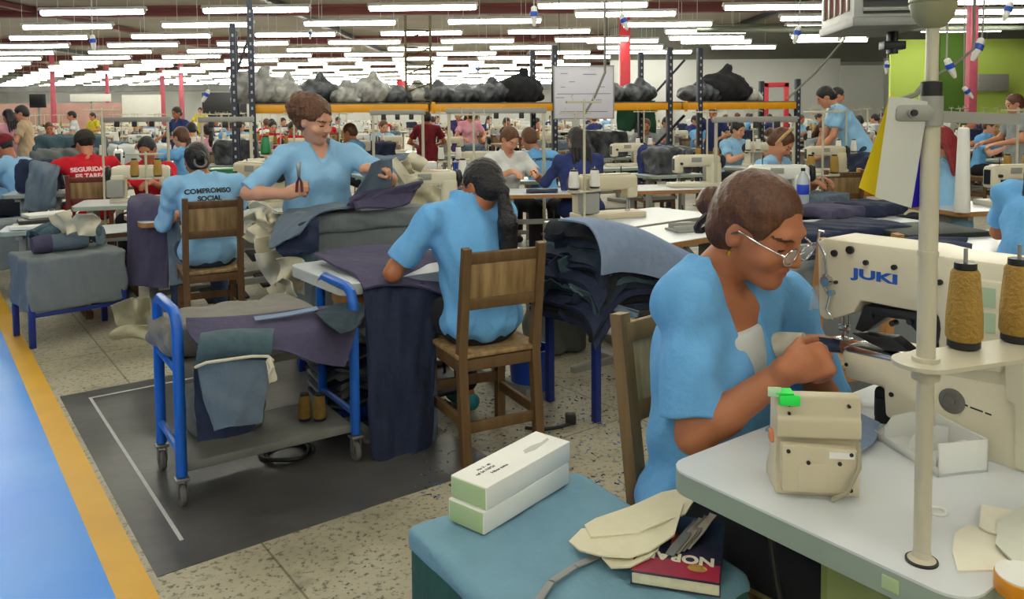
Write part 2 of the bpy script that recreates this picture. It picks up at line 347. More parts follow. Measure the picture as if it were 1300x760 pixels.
def person(label, loc, rz, base, vox, shirt=SHIRT, pants=PANTS, skin=SKIN, hair='bun', hm=HAIRB, female=True, shoe=BLACK, sleeve=.68, vneck=True, group=None, extra=None, sc=1.0, capm=None, build=1.0, **kw):
    P = dict(base); P.update(kw); root = thing('person', label, 'person', (loc[0], loc[1], 0), rz, group)
    if sc != 1: root.scale = (sc,) * 3
    pel, chest, neck, hd = P['pel'], P['chest'], P['neck'], P['head']
    up = nrm(chest - pel); sx = nrm(np.cross(np.cross(up, P.get('sx', A3(1, 0, 0))), up)); fw = np.cross(up, sx); R = np.stack([sx, fw, up], 1)
    up2 = nrm(neck - chest); sx2 = nrm(np.cross(np.cross(up2, P.get('sx2', P.get('sx', A3(1, 0, 0)))), up2)); fw2 = np.cross(up2, sx2); R2 = np.stack([sx2, fw2, up2], 1)
    sh = {}; el = {}; wr = {}
    for q, sg in (('L', -1), ('R', 1)):
        sh[q] = P.get('sh' + q, neck + sx2 * sg * P['sw'] - up2 * .055); el[q], wr[q] = ik(sh[q], P['wr' + q], P['hi' + q])
    RH = rotm(P['yaw'], P['pitch'], P['tilt']); hp = lambda *p: hd + RH @ np.array(p, float)
    hips = [pel + sx * -.09, pel + sx * .09]; kn, an = P['knees'], P['ankles']; b = build
    allp = np.array([pel, chest, neck, hd, *sh.values(), *el.values(), *wr.values(), *kn, *an]); lo, hi = allp.min(0) - .24, allp.max(0) + .24
    lo[2] = 0; hi[2] = hd[2] + .15
    # --- body, one continuous surface
    Bf = Field(lo, hi, vox)
    Bf.ell(pel, (.15 * b, .11 * b, .115), R); Bf.ell((pel + chest) / 2, (.125 * b, .10 * b, .16), R, .05); Bf.ell(chest, (.14 * b, .10 * b, .16), R2, .05)
    Bf.cap(sh['L'], sh['R'], .046, .046, .05); Bf.cap(neck - up2 * .03, hp(0, -.02, -.06), .053, .046, .03)
    for i in (0, 1):
        Bf.chain([hips[i], kn[i], an[i]], [.075, .05, .034], .03); ft = nrm(A3(*(an[i] - kn[i])[:2], 0)) if P['seat'] else A3(0, 1, 0)
        Bf.cap(A3(an[i][0], an[i][1] - .03, .045), A3(an[i][0], an[i][1] + .13, .03), .036, .03, .03)
    for q, sd in (('L', 1), ('R', -1)):
        m_ = el[q] + (wr[q] - el[q]) * .3
        Bf.chain([sh[q], el[q]], [.047, .037], .03); Bf.chain([el[q], m_, wr[q]], [.037, .038, .025], .02)
        hand(Bf, wr[q], P['hd' + q], P['hn' + q], P.get('side' + q, sd), P.get('curl' + q, P['curl']), 1.0, P.get('thumb' + q, P['thumb']), max(.004, vox * .8))
    Bf.ell(hp(0, -.008, .022), (.073, .094, .088), RH, .02); Bf.ell(hp(0, .025, -.04), (.058, .068, .072), RH, .03)
    Bf.ell(hp(0, .066, -.095), (.026, .024, .02), RH, .03); Bf.cap(hp(-.033, .078, .02), hp(.033, .078, .02), .012, .012, .02)
    for sg in (-1, 1):
        Bf.ell(hp(.033 * sg, .095, -.002), (.016, .016, .011), RH, .014, True); Bf.ell(hp(.032 * sg, .0745, -.002), .0125, RH, .004)
        Bf.ell(hp(.04 * sg, .062, -.036), (.024, .022, .02), RH, .02)
        Bf.ell(hp(.073 * sg, -.008, -.012), (.009, .018, .03), RH, .008); Bf.ell(hp(.083 * sg, -.002, -.008), (.006, .008, .014), RH, .006, True)
    Bf.cap(hp(0, .09, .004), hp(0, .108, -.03), .008, .0105, .014)
    for sg in (-1, 1): Bf.ell(hp(.011 * sg, .1, -.034), (.008, .009, .007), RH, .008)
    Bf.ell(hp(0, .088, -.058), (.02, .009, .0055), RH, .008); Bf.ell(hp(0, .086, -.068), (.017, .009, .006), RH, .006); Bf.cap(hp(-.02, .093, -.063), hp(.02, .093, -.063), .0016, .0016, .004, True)
    def paint(c):
        l = (c - hd) @ RH; o = np.zeros(len(c)); x, y, z = np.abs(l[:, 0]), l[:, 1], l[:, 2]
        o[(((x / .022) ** 2 + ((z + .0625) / .012) ** 2) < 1) & (y > .078)] = 1
        ey = (((x - .032) / .0125) ** 2 + ((z + .006) / .0036) ** 2 < 1) & (y > .07); o[ey] = 3
        o[(((x - .034) / .021) ** 2 + ((z - .021 + .25 * np.abs(x - .034)) / .0042) ** 2 < 1) & (y > .06)] = 4
        return o
    body = Bf.build('body', [skin, LIP, EYEW, IRIS, hm], root, 1, paint)
    # --- shirt
    Sf = Field(lo, hi, vox); g = .014
    for q in 'LR':
        d = nrm(el[q] - sh[q]); e = sh[q] + (el[q] - sh[q]) * min(sleeve, 1.0)
        Sf.chain([sh[q], e], [.056, .068 if sleeve <= 1 else .05], .03)
        if sleeve > 1: f_ = el[q] + (wr[q] - el[q]) * (sleeve - 1); Sf.chain([e, f_], [.05, .041], .03); d = nrm(wr[q] - el[q]); e = f_
        ox = nrm(np.cross(d, A3(.3, .9, .2))); Sf.box(e + d * .1, (.13, .13, .1), np.stack([ox, np.cross(d, ox), d], 1), .004, .006, True)
    Sf.cap(sh['L'] - up2 * .008, sh['R'] - up2 * .008, .05, .05, .05); [Sf.cap(neck - up2 * .01, sh[q], .05, .05, .05) for q in 'LR']; Sf.ell(chest, (.155 * b, .113 * b, .17), R2, .05); Sf.ell((pel + chest) / 2, (.148 * b, .122 * b, .17), R, .06)
    if P['seat']: Sf.ell(pel + up * .0, (.18 * b, .148 * b, .12), R, .06)
    else: Sf.cap(pel + sx * -.05 + up * .04, pel + sx * .05 + up * .04, .14, .14, .05); Sf.cap(pel + sx * -.06 - up * .1, pel + sx * .06 - up * .12, .145, .145, .05)
    if female:
        for sg in (-1, 1): Sf.ell(chest + fw2 * .075 + sx2 * .07 * sg - up2 * .01, (.07, .062, .066), R2, .045)
    Sf.cap(neck - up2 * .03, neck + up2 * .02, .07, .066, .03)
    ph = (loc[0] * 7 + loc[1] * 3) % 6
    am = .0055
    Sf.ripple(lambda X, Y, Z: am * np.sin(34 * Z + 14 * X + 5 * np.sin(11 * Y + ph) + ph) * np.sin(19 * X - 16 * Y + 7 * Z + ph) + am * .5 * np.sin(62 * X + 30 * Y - 24 * Z + ph))
    if P['seat']: Sf.half((0, 0, pel[2] - .085), (0, 0, -1))
    else: Sf.half(pel - up * .16, -up)
    hdv = nrm(hd - neck); Sf.cap(neck - up2 * .005 - fw2 * .005, neck + up2 * .2, P.get('nr', .06), .075, .006, True)
    if vneck: Sf.cap(neck + fw2 * .075 + up2 * .03, chest + fw2 * P.get('vdep', .16) + up2 * P.get('vz', .045), P.get('vr', .055), .006, .006, True)
    garment = Sf.build('shirt', shirt, root, 1)
    # --- trousers and shoes
    Tf = Field(lo, hi, max(vox, .008)); Tf.ell(pel - up * .02, (.165 * b, .125 * b, .115), R, .04)
    for i in (0, 1): Tf.chain([hips[i], kn[i], an[i] + (kn[i] - an[i]) * .12], [.092, .066, .055], .03)
    Tf.build('trousers', pants, root, 1)
    for i in (0, 1):
        Hf = Field(an[i] - .16, an[i] + .26, max(vox, .007)); c = an[i]
        Hf.cap(A3(c[0], c[1] - .035, .05), A3(c[0], c[1] + .14, .042), .043, .04, .02); Hf.half((0, 0, .006), (0, 0, -1)); Hf.half((c[0], c[1], .085), (0, 0, 1)); Hf.build('shoe', shoe, root, 1)
    # --- hair
    hl = hd - .26; hh = hd + .26
    if hair in ('pony', 'long'): hl = hl - A3(.1, .1, .35)
    Hf = Field(hl, hh, min(vox, .006)); Hf.ell(hp(0, -.013, .025), (.0805, .100, .0945), RH, .02)
    if hair != 'cap': Hf.ell(hp(0, -.05, -.03), (.066, .058, .06), RH, .03)
    Hf.ell(hp(0, .125, -.035), (.088, .098, .118), RH, .012, True)
    for sg in (-1, 1): Hf.ell(hp(.085 * sg, .012, -.022), (.03, .03, .036), RH, .01, True)
    Hf.box(hp(0, 0, -.26), (.2, .25, .17), RH, .01, .02, True)
    if hair == 'bun': Hf.ell(hp(0, -.125, -.005), (.034, .03, .036), RH, .012)
    if hair == 'curly': Hf.ell(hp(.0, -.115, .035), (.085, .07, .09), RH, .04); Hf.ell(hp(0, -.03, .055), (.08, .09, .075), RH, .03)
    if hair == 'pony':
        t0_ = hp(0, -.115, -.05); t = [hp(0, -.09, -.02), t0_, t0_ + A3(*P.get('tail1', (0, -.02, -.13))), t0_ + A3(*P.get('tail2', (0, -.01, -.28)))]; Hf.chain(t, [.04, .024, .042, .040], .02); Hf.ell(t0_, (.032, .03, .024), RH, .006)
    if hair == 'long':
        for x in (-.05, -.025, 0, .025, .05): Hf.chain([hp(x, -.07, 0), hp(x * 1.5, -.1, -.12), hp(x * 1.6, -.085, -.24 - abs(x))], [.03, .024, .012], .008)
    Hf.ripple(lambda X, Y, Z: (.004 if hair == 'curly' else .0016) * np.sin(150 * X + 40 * Z) * np.sin(130 * Y + 90 * Z + ph) + (.007 * np.sin(60 * X + ph) * np.sin(64 * Y) * np.sin(58 * Z + 1) if hair == 'curly' else 0))
    hr = Hf.build('hair', hm, root, 1)
    if hair == 'cap':
        Cf = Field(hl, hh, min(vox, .006)); Cf.ell(hp(0, -.012, .03), (.09, .11, .1), RH); Cf.box(hp(0, 0, -.18), (.3, .3, .18), RH, .004, .006, True); Cf.ell(hp(0, .12, .012), (.07, .07, .008), RH, .012); Cf.build('cap', capm or BLACK, root, 1)
    if P.get('tie'): part('hair_tie', P['tie'], root, lambda q: q.tube([hp(.036 * math.cos(a), -.112 + .012 * math.sin(a), -.045 + .034 * math.sin(a)) for a in np.linspace(0, 2 * PI, 13)[:-1]], .008, 6, closed=True))
    root_info = dict(root=root, hp=hp, RH=RH, wr=wr, el=el, sh=sh, chest=chest, fw=fw2, up=up2, sx=sx2, neck=neck, body=body)
    return root_info
def back_text(I, lines, size, m, dz=.0, gap=1.15, yaw=0.0):
    """printing that follows the back of the shirt, as a child of the shirt's wearer"""
    sh_ = [c for c in kids(I['root']) if c.name.startswith('shirt')][0]
    bm = bmesh.new(); bm.from_mesh(sh_.data); from mathutils.bvhtree import BVHTree; tr = BVHTree.FromBMesh(bm); bm.free()
    me0 = []
    for i, t in enumerate(lines):
        o = text(t, size, m, None, Matrix.Identity(4), 'shirt_print', .0002); n0 = o.data
        for v in n0.vertices:
            lx, lz = -v.co.x, v.co.y - i * size * gap
            p = I['chest'] + I['up'] * (lz + dz) + I['sx'] * (-lx); q = Vector(p - I['fw'] * .4); h_ = tr.ray_cast(q, Vector(I['fw']))
            v.co = (h_[0] if h_[0] else Vector(p - I['fw'] * .13)) - Vector(I['fw']) * (.003 + (.001 if v.co.z > 0 else 0))
        o.parent = sh_; CH.setdefault(sh_.name, []).append(o)
# ---------------------------------------------------------------- the hall
def floor_mat():
    m = bpy.data.materials.new('worn_terrazzo'); m.use_nodes = True; N = m.node_tree.nodes; L = m.node_tree.links; b = N['Principled BSDF']; b.inputs['Roughness'].default_value = .45
    tc = N.new('ShaderNodeTexCoord'); geo = tc.outputs['Object']
    def noise(sc, det, rough=.6): t = N.new('ShaderNodeTexNoise'); t.inputs['Scale'].default_value = sc; t.inputs['Detail'].default_value = det; t.inputs['Roughness'].default_value = rough; L.new(geo, t.inputs['Vector']); return t.outputs['Fac']
    def ramp(f, stops):
        r = N.new('ShaderNodeValToRGB'); e = r.color_ramp.elements
        while len(e) < len(stops): e.new(.5)
        for q, (p, c) in zip(e, stops): q.position = p; q.color = (*c, 1)
        L.new(f, r.inputs[0]); return r.outputs[0]
    def mix(f, a, b_, mode='MIX'):
        x = N.new('ShaderNodeMix'); x.data_type = 'RGBA'; x.blend_type = mode
        if isinstance(f, float): x.inputs[0].default_value = f
        else: L.new(f, x.inputs[0])
        for i, q in ((6, a), (7, b_)):
            if isinstance(q, tuple): x.inputs[i].default_value = (*q, 1)
            else: L.new(q, x.inputs[i])
        return x.outputs[2]
    base = ramp(noise(1.6, 6), [(.3, lin((138, 132, 110))), (.5, lin((174, 167, 143))), (.72, lin((196, 190, 168)))])
    spk = ramp(noise(42, 3, .7), [(.36, lin((92, 88, 74))), (.46, (1, 1, 1)), (1, (1, 1, 1))]); c = mix(.75, base, spk, 'MULTIPLY')
    v = N.new('ShaderNodeTexVoronoi'); v.inputs['Scale'].default_value = 26; L.new(geo, v.inputs['Vector'])
    ch = ramp(v.outputs['Distance'], [(.09, (1, 1, 1)), (.13, (0, 0, 0))]); c = mix(ch, c, lin((96, 92, 84)))
    blot = ramp(noise(5.5, 4), [(.58, (0, 0, 0)), (.72, (.55, .55, .55))]); c = mix(blot, c, lin((104, 98, 80)))
    br = N.new('ShaderNodeTexBrick'); mp = N.new('ShaderNodeMapping'); mp.inputs['Rotation'].default_value = (0, 0, -TH); L.new(geo, mp.inputs[0]); L.new(mp.outputs[0], br.inputs['Vector'])
    br.offset = 0; br.inputs['Scale'].default_value = 1; br.inputs['Brick Width'].default_value = .9; br.inputs['Row Height'].default_value = .9; br.inputs['Mortar Size'].default_value = .004
    br.inputs['Color1'].default_value = br.inputs['Color2'].default_value = (1, 1, 1, 1); br.inputs['Mortar'].default_value = (.45, .43, .38, 1); c = mix(1.0, c, br.outputs['Color'], 'MULTIPLY')
    L.new(c, b.inputs['Base Color']); return m
fl = MB(); fl.box((-12, 38, -.05), (110, 92, .1)); struct(fl.build('floor', floor_mat(), origin=False))
def ground_strip(name, m, a, b_, w0, w1, z):
    """band between offsets w0 and w1 (along DB) of the aisle line, from a to b along DA"""
    q = MB(); o = gr(202.6, 758.7); o.z = 0; P = [o + DA * a + DB * w0, o + DA * a + DB * w1, o + DA * b_ + DB * w1, o + DA * b_ + DB * w0]
    q.prism([(p.x, p.y) for p in P], 0, z); return struct(q.build(name, m))
ground_strip('floor_aisle', mat('blue_floor_paint', (40, 136, 250), .3, 0, .2, 1.2, rgb2=(84, 168, 255)), -1.2, 34, -4.2, -.085, .0015)
ground_strip('floor_line', mat('yellow_floor_paint', (228, 176, 38), .4, 0, .2, 4, rgb2=(218, 164, 34)), -1.2, 34, -.105, 0, .0025)
PATCH = mat('black_floor_paint', (96, 95, 94), .3, 0, .35, 2.2, rgb2=(66, 65, 63), bump=.08, bscale=14)
ground_strip('floor_patch', PATCH, .12, 2.15, .02, 1.35, .002)
WL = mat('white_floor_tape', (196, 200, 200), .5, 0, .15, 20)
ground_strip('floor_tape', WL, .3, 2.02, .135, .148, .003); ground_strip('floor_tape_cross', WL, 2.02, 2.035, .135, 1.1, .003)
# scraps of thread and lint under the stations: nobody could count them
q = MB(); rr = random.Random(3)
for i in range(420):
    p = gr(rr.uniform(520, 830), rr.uniform(470, 640)); p.z = .0008; a = rr.uniform(0, PI); L_ = rr.uniform(.004, .02); d_ = Vector((math.cos(a), math.sin(a), 0))
    q.cur = rr.choice((0, 0, 1, 2)); q.tube([p - d_ * L_, p + Vector((0, 0, .002)), p + d_.cross(Vector((0, 0, 1))) * L_ * .5], .0022, 4)
tag(q.build('floor_lint', [D_DARK, D_PALE, mat('blue_lint', (60, 120, 200), .9)]), 'dark and blue thread scraps littering the floor around the chair', 'lint', kind='stuff')
CEILM = mat('dark_ceiling', (150, 140, 126), .9, 0, .2, .4); GIRD = mat('dark_red_girder', (104, 50, 46), .8, 0, .3, .5)
q = MB(); q.box((-12, 38, 4.95), (110, 92, .1)); struct(q.build('ceiling', CEILM, origin=False))
for i in range(5):
    q = MB(); y0 = 15.5 + i * 11
    q.box((-8, y0, 4.62), (100, .3, .1)); q.box((-8, y0, 4.86), (100, .3, .08)); q.box((-8, y0, 4.74), (100, .06, .2)); struct(q.build('ceiling_beam', GIRD, origin=False))
for i in range(9):
    q = MB(); q.box((-40 + i * 8.2, 38, 4.78), (.22, 90, .16)); struct(q.build('ceiling_purlin', GIRD if i % 2 else DSTEEL, origin=False))
WALLW = mat('pale_grey_wall', (198, 200, 198), .8, 0, .1, .6); LIME = mat('lime_green_wall', (200, 226, 104), .8, 0, .08, .7); DGRN = mat('dark_green_wall', (78, 112, 32), .8, 0, .12, .7); GBRD = mat('grey_board_wall', (190, 192, 190), .8, 0, .06, .7)
def wallpiece(name, m, p0, p1, z0, z1, y0, y1, th=.12):
    q = MB(); a = at(p0, 137, y0); b_ = at(p1, 137, y1); d = Vector((b_.x - a.x, b_.y - a.y, 0)); q.box(((a.x + b_.x) / 2, (a.y + b_.y) / 2 + th / 2, (z0 + z1) / 2), (d.length, th, z1 - z0), rz=math.atan2(d.y, d.x)); return struct(q.build(name, m, origin=False))
wallpiece('wall_back', WALLW, -300, 760, 0, 4.9, 74, 74); wallpiece('wall_partition', WALLW, 775, 1066, 0, 3.5, 34, 34)
wallpiece('wall_board', GBRD, 1066, 1122, 0, 3.2, 33.8, 33.8); wallpiece('wall_panel', WALLW, 1122, 1132, 0, 3.5, 34, 34)
wallpiece('wall_green', LIME, 1130, 1194, 0, 3.6, 26, 26); wallpiece('wall_recess', DGRN, 1192, 1228, 0, 4.6, 25.6, 25.6); wallpiece('wall_right', LIME, 1226, 1420, 0, 3.6, 26, 26)
wallpiece('wall_above', mat('dim_grey_bulkhead', (120, 120, 112), .9, 0, .2, .5), 775, 1420, 3.4, 4.9, 34.6, 34.6)
q = MB(); q.box((-46, 38, 2.45), (.2, 92, 4.9)); struct(q.build('wall_left', WALLW, origin=False)); q = MB(); q.box((22, 38, 2.45), (.2, 92, 4.9)); struct(q.build('wall_side', WALLW, origin=False)); q = MB(); q.box((-12, -8, 2.45), (110, .2, 4.9)); struct(q.build('wall_front', WALLW, origin=False))
for i, (px, y, wd, m_) in enumerate(((68, 44, .2, PINKP), (137, 48, .18, PINKP), (207, 50, .24, PINKP), (231, 46, .22, PINKP), (793, 27, .34, REDP), (510, 60, .6, REDP), (1232, 19, .2, PINKP))):
    p = at(px, 137, y); q = MB(); q.box((p.x, p.y, 2.45), (wd, wd, 4.9), .02); q.box((p.x, p.y, .12), (wd + .1, wd + .1, .24), .02); struct(q.build('column', m_))
# pipes and ducts hanging under the right-hand ceiling
q = MB()
for k in range(5): q.cyl((5 + k * .3, 22 + k * .9, 3.55 + .12 * k), (22, 22 + k * .9, 3.55 + .12 * k), .07 + .02 * (k % 2), n=10)
struct(q.build('ceiling_pipe', mat('dull_green_pipe', (104, 110, 96), .7, 0, .2, 2), origin=False))
# ---------------------------------------------------------------- fluorescent lamps
TUBE = mat('lit_tube', (255, 253, 238), .4, emit=TUBE_POWER); FIXT = mat('lamp_housing_white', (206, 206, 200), .5)
LZ = 3.76
def make_lamp():
    r = thing('fluorescent_lamp', 'long lit white fluorescent tube lamp in rows hanging under the ceiling', 'ceiling lamp', (0, 0, LZ), 0, 'fluorescent lamps under the ceiling')
    h_ = MB(); h_.prism([(-.09, .0), (-.05, .075), (.05, .075), (.09, .0), (.06, .012), (-.06, .012)], -1.22, 1.22, Matrix(((0, 0, 1, 0), (1, 0, 0, 0), (0, 1, 0, 0), (0, 0, 0, 1))))
    for x in (-.8, .8): h_.cyl((x, 0, .07), (x, 0, 1.12), .006, n=5)
    h_.build('housing', FIXT, r)
    for x in (-1.19, 1.19): part('end_cap', PGREY, r, lambda e: e.box((x, 0, -.035), (.05, .07, .09), .01))
    t = MB(); t.tube([(-1.165, 0, -.04), (1.165, 0, -.04)], .062, 8); t.build('tube', TUBE, r); return r
lamp0 = make_lamp(); nl = 0
def put_lamp(x, y, rz):
    global nl
    if nl: dup(lamp0, (x, y, LZ), rz)
    else: lamp0.location = (x, y, LZ); lamp0.rotation_euler = (0, 0, rz)
    nl += 1
lat = []
for i in range(-8, 18):
    for j in range(-9, 21):
        x, y = -9.38 + 3.72 * i - 2.2 * j, 18.35 - .17 * i + 3.0 * j
        if y < -6 or x < -44 or x > 21 or y > 71: continue
        if y > 1: 
            px = CX + F * x / y
            if px < -130 or px > 1430: continue
            if px > 762 and y > 16.5: continue
        elif abs(x) > 12: continue
        lat.append((x, y))
for x, y in lat: put_lamp(x, y, -.045)
for px, py, rz in ((987, 9, -.02), (1052, 34, 0), (1050, 23, 0), (896, 40, 0), (897, 48, 0), (909, 53, 0), (944, 60, 0), (1056, 51, 0), (1052, 46, 0), (794, 18, -.05), (847, 31, -.03), (790, 52, 0), (800, 60, 0), (806, 66, 0), (840, 66, 0), (1014, 74, 0),
                   (1100, 70, 0), (1096, 74, 0), (1170, 70, 0), (1160, 74, 0), (1250, 2, 0), (1255, 15, 0), (1252, 26, 0), (1220, 38, 0), (1280, 57, 0), (1275, 68, 0), (1290, 71, 0)):
    p = gr(px, py, LZ - .04)
    if p.y < 33: put_lamp(p.x, p.y, rz)
# ---------------------------------------------------------------- builders for furniture and machines (each stands on z = 0)
def make_table(name, label, w_, d, h_, group=None, loc=(0, 0, 0), rz=0, top=TOPW, edge=EDGEG, rad=.05, legs=PGREY, cat='table', pedal=True, th=.035, corners=(1, 1, 1, 1), bar=True, inset=.13):
    r = thing(name, label, cat, (loc[0], loc[1], 0), rz, group); o = rect_arc(w_, d, rad, 5, corners)
    part('tabletop', top, r, lambda q: q.prism(o, h_ - .004, h_)); part('edge_band', edge, r, lambda q: q.prism(rect_arc(w_, d, rad, 5, corners), h_ - th, h_ - .004))
    for sx in (-1, 1):
        def leg(q, sx=sx):
            x = sx * (w_ / 2 - inset); q.box((x, 0, h_ / 2 + .02), (.05, .07, h_ - .1), .006); q.box((x, 0, .03), (.05, d * .9, .045), .008); q.box((x, 0, h_ - th - .02), (.05, d * .85, .03), .004)
            for y in (-.42, .42): q.cyl((x, y * d, 0), (x, y * d, .02), .025, n=10)
        part('leg', legs, r, leg)
    if bar:
        for y_, z_ in ((.06, .16), (.1, h_ * .6)): part('crossbar', legs, r, lambda q: q.box((0, y_, z_), (w_ - 2 * inset, .03, .045), .005))
    if pedal: part('pedal', DSTEEL, r, lambda q: (q.box((0, -.06, .12), (.3, .24, .02), .006, rx=.25), q.cyl((.1, -.02, .13), (.1, .05, h_ * .75), .007, n=6)))
    return r
def make_chair(label, loc=(0, 0, 0), rz=0, group=None, wood=WOOD, panel=PLY, w_=.38, d=.38, sh=.45, h_=.90, name='wooden_chair'):
    """front towards +y"""
    r = thing(name, label, 'chair', (loc[0], loc[1], 0), rz, group); x = w_ / 2 - .02
    for s in (-1, 1):
        part('leg', wood, r, lambda q: q.tube([(s * x, -d / 2 - .02, 0), (s * x, -d / 2 + .02, sh * .95), (s * x, -d / 2 - .045, h_)], [.027, .027, .024], 4))
        part('leg', wood, r, lambda q: q.tube([(s * x, d / 2 - .02, 0), (s * x, d / 2 - .02, sh - .02)], .027, 4))
        part('side_rail', wood, r, lambda q: q.box((s * x, 0, sh - .05), (.022, d - .06, .06), .004))
        part('side_stretcher', wood, r, lambda q: q.box((s * x, 0, .17), (.02, d - .06, .045), .004))
    part('seat', panel, r, lambda q: q.box((0, .01, sh - .009), (w_ + .01, d + .02, .02), .006))
    for y_, z_ in ((-.03, .045), (-.012, .235)): part('back_rail', wood, r, lambda q: q.box((0, -d / 2 + y_, h_ - z_), (w_ - .04, .022, .048), .005, rx=.12))
    part('backrest', panel, r, lambda q: q.box((0, -d / 2 - .022, h_ - .14), (w_ - .05, .01, .16), .003, rx=.12))
    for y_, z_ in ((-d / 2, .15), (d / 2 - .02, .22)): part('stretcher', wood, r, lambda q: q.box((0, y_, z_), (w_ - .04, .02, .045), .004))
    for y_ in (-d / 2 + .02, d / 2 - .02): part('seat_rail', wood, r, lambda q: q.box((0, y_, sh - .05), (w_ - .05, .022, .05), .004))
    return r
def make_machine(label, loc=(0, 0, 0), rz=0, group=None, body=CREAM, s=1.0, panel=True):
    """flat-bed lockstitch machine; needle at -x, pillar at +x, operator at -y"""
    r = thing('sewing_machine', label, 'sewing machine', loc, rz, group); r.scale = (s,) * 3
    part('bed', body, r, lambda q: (q.box((0, 0, .02), (.50, .178, .04), .008), q.box((.03, 0, .004), (.42, .15, .008))))
    def arm(q):
        q.box((.19, .0, .13), (.115, .125, .2), .022, seg=3); q.box((.02, 0, .24), (.45, .105, .105), .026, seg=3); q.box((-.165, 0, .205), (.085, .1, .15), .02, seg=3); q.box((.02, .0, .292), (.36, .075, .014), .005)
    part('arm', body, r, arm)
    part('handwheel', BLACK, r, lambda q: q.lathe([(.02, 0), (.062, .0), (.068, .012), (.06, .03), (.03, .036)], n=20, M=T((.252, 0, .235), 0, 0, PI / 2)))
    part('needle_bar', CHROME, r, lambda q: (q.cyl((-.165, 0, .14), (-.165, 0, .06), .005, n=8), q.cyl((-.148, 0, .14), (-.148, .0, .05), .006, n=8), q.box((-.15, 0, .045), (.035, .022, .008), .003)))
    part('tension_dial', DSTEEL, r, lambda q: q.cyl((-.15, -.045, .22), (-.15, -.075, .22), .013, n=10))
    part('thread_guide', DSTEEL, r, lambda q: q.cyl((-.1, 0, .29), (-.1, 0, .345), .004, n=6)); part('face_plate', DSTEEL, r, lambda q: q.box((-.206, 0, .21), (.006, .06, .11), .002))
    if panel: part('control_panel', PGREY, r, lambda q: q.box((.0, -.055, .255), (.1, .006, .045), .003))
    part('motor_box', PGREY, r, lambda q: q.box((.2, .1, .12), (.13, .08, .14), .015))
    return r
def make_cone(label, loc, group=None, thread=GOLD, h_=.15, r_=.034, core=BLACK, name='thread_cone'):
    r = thing(name, label, 'thread cone', loc, 0, group); t = r_ * .72
    part('thread', thread, r, lambda q: q.lathe([(r_ * .86, .012), (r_, .018), (r_ * .98, h_ * .4), (t * 1.08, h_ * .88), (t * .92, h_ * .92)], n=20))
    part('core_base', core, r, lambda q: q.lathe([(r_ * .75, 0), (r_ * .9, .003), (r_ * .9, .012), (r_ * .6, .014)], n=18))
    part('core_top', core, r, lambda q: q.lathe([(t * .8, h_ * .92), (t * .86, h_ * .93), (t * .84, h_), (t * .5, h_)], n=18))
    return r
def make_stand(label, loc, rz=0, group=None, h_=.72, m_=POLE):
    r = thing('thread_stand', label, 'thread stand', loc, rz, group)
    part('pole', m_, r, lambda q: (q.cyl((0, 0, 0), (0, 0, h_), .009, n=10), q.cyl((0, 0, 0), (0, 0, .012), .028, n=14)))
    part('spool_tray', m_, r, lambda q: (q.box((0, 0, .2), (.24, .05, .01), .004), q.cyl((-.09, 0, .2), (-.09, 0, .215), .042, n=16), q.cyl((.09, 0, .2), (.09, 0, .215), .042, n=16), q.cyl((-.09, 0, .2), (-.09, 0, .36), .004, n=6), q.cyl((.09, 0, .2), (.09, 0, .36), .004, n=6)))
    part('guide_arm', m_, r, lambda q: (q.box((0, 0, h_ - .02), (.3, .018, .014), .003), q.tube([(-.09, 0, h_ - .02), (-.09, .02, h_ + .02), (-.09, .0, h_ + .03)], .003, 5), q.tube([(.09, 0, h_ - .02), (.09, .02, h_ + .02), (.09, 0, h_ + .03)], .003, 5)))
    return r
def catmull(P, t):
    n = len(P) - 1; x = t * n; i = min(int(x), n - 1); f = x - i; p = [np.array(P[min(max(i + k, 0), n)], float) for k in (-1, 0, 1, 2)]
    return .5 * ((2 * p[1]) + (-p[0] + p[2]) * f + (2 * p[0] - 5 * p[1] + 4 * p[2] - p[3]) * f * f + (-p[0] + 3 * p[1] - 3 * p[2] + p[3]) * f ** 3)
def cloth_mesh(grid, nu=28, nv=28, th=.005, amp=.006, seed=0, b=None, freq=1.0):
    """a cloth through a grid of world points, with soft folds"""
    G = [[Vector(p) for p in row] for row in grid]; b = b or MB(); rr = random.Random(seed); ph = [rr.uniform(0, 6) for _ in range(5)]
    def fn(u, v):
        p = catmull([catmull(row, v) for row in G], u)
        k = amp * (math.sin((9 * v + 3 * math.sin(4 * u + ph[0])) * freq + ph[1]) + .6 * math.sin((13 * u - 7 * v) * freq + ph[2]) + .35 * math.sin((24 * v + 9 * u) * freq + ph[3]))
        return (p[0] + k * .25, p[1] - k * .9, p[2] + k * .55)
    return b.sheet(fn, nu, nv, th)
def drape(name, label, cat, grid, m_, group=None, parent=None, **k):
    o = cloth_mesh(grid, **k).build(name, m_, parent, smooth=60)
    if parent is None: tag(o, label, cat, group)
    return o
def px_grid(rows): return [[at(*p) for p in r] for r in rows]
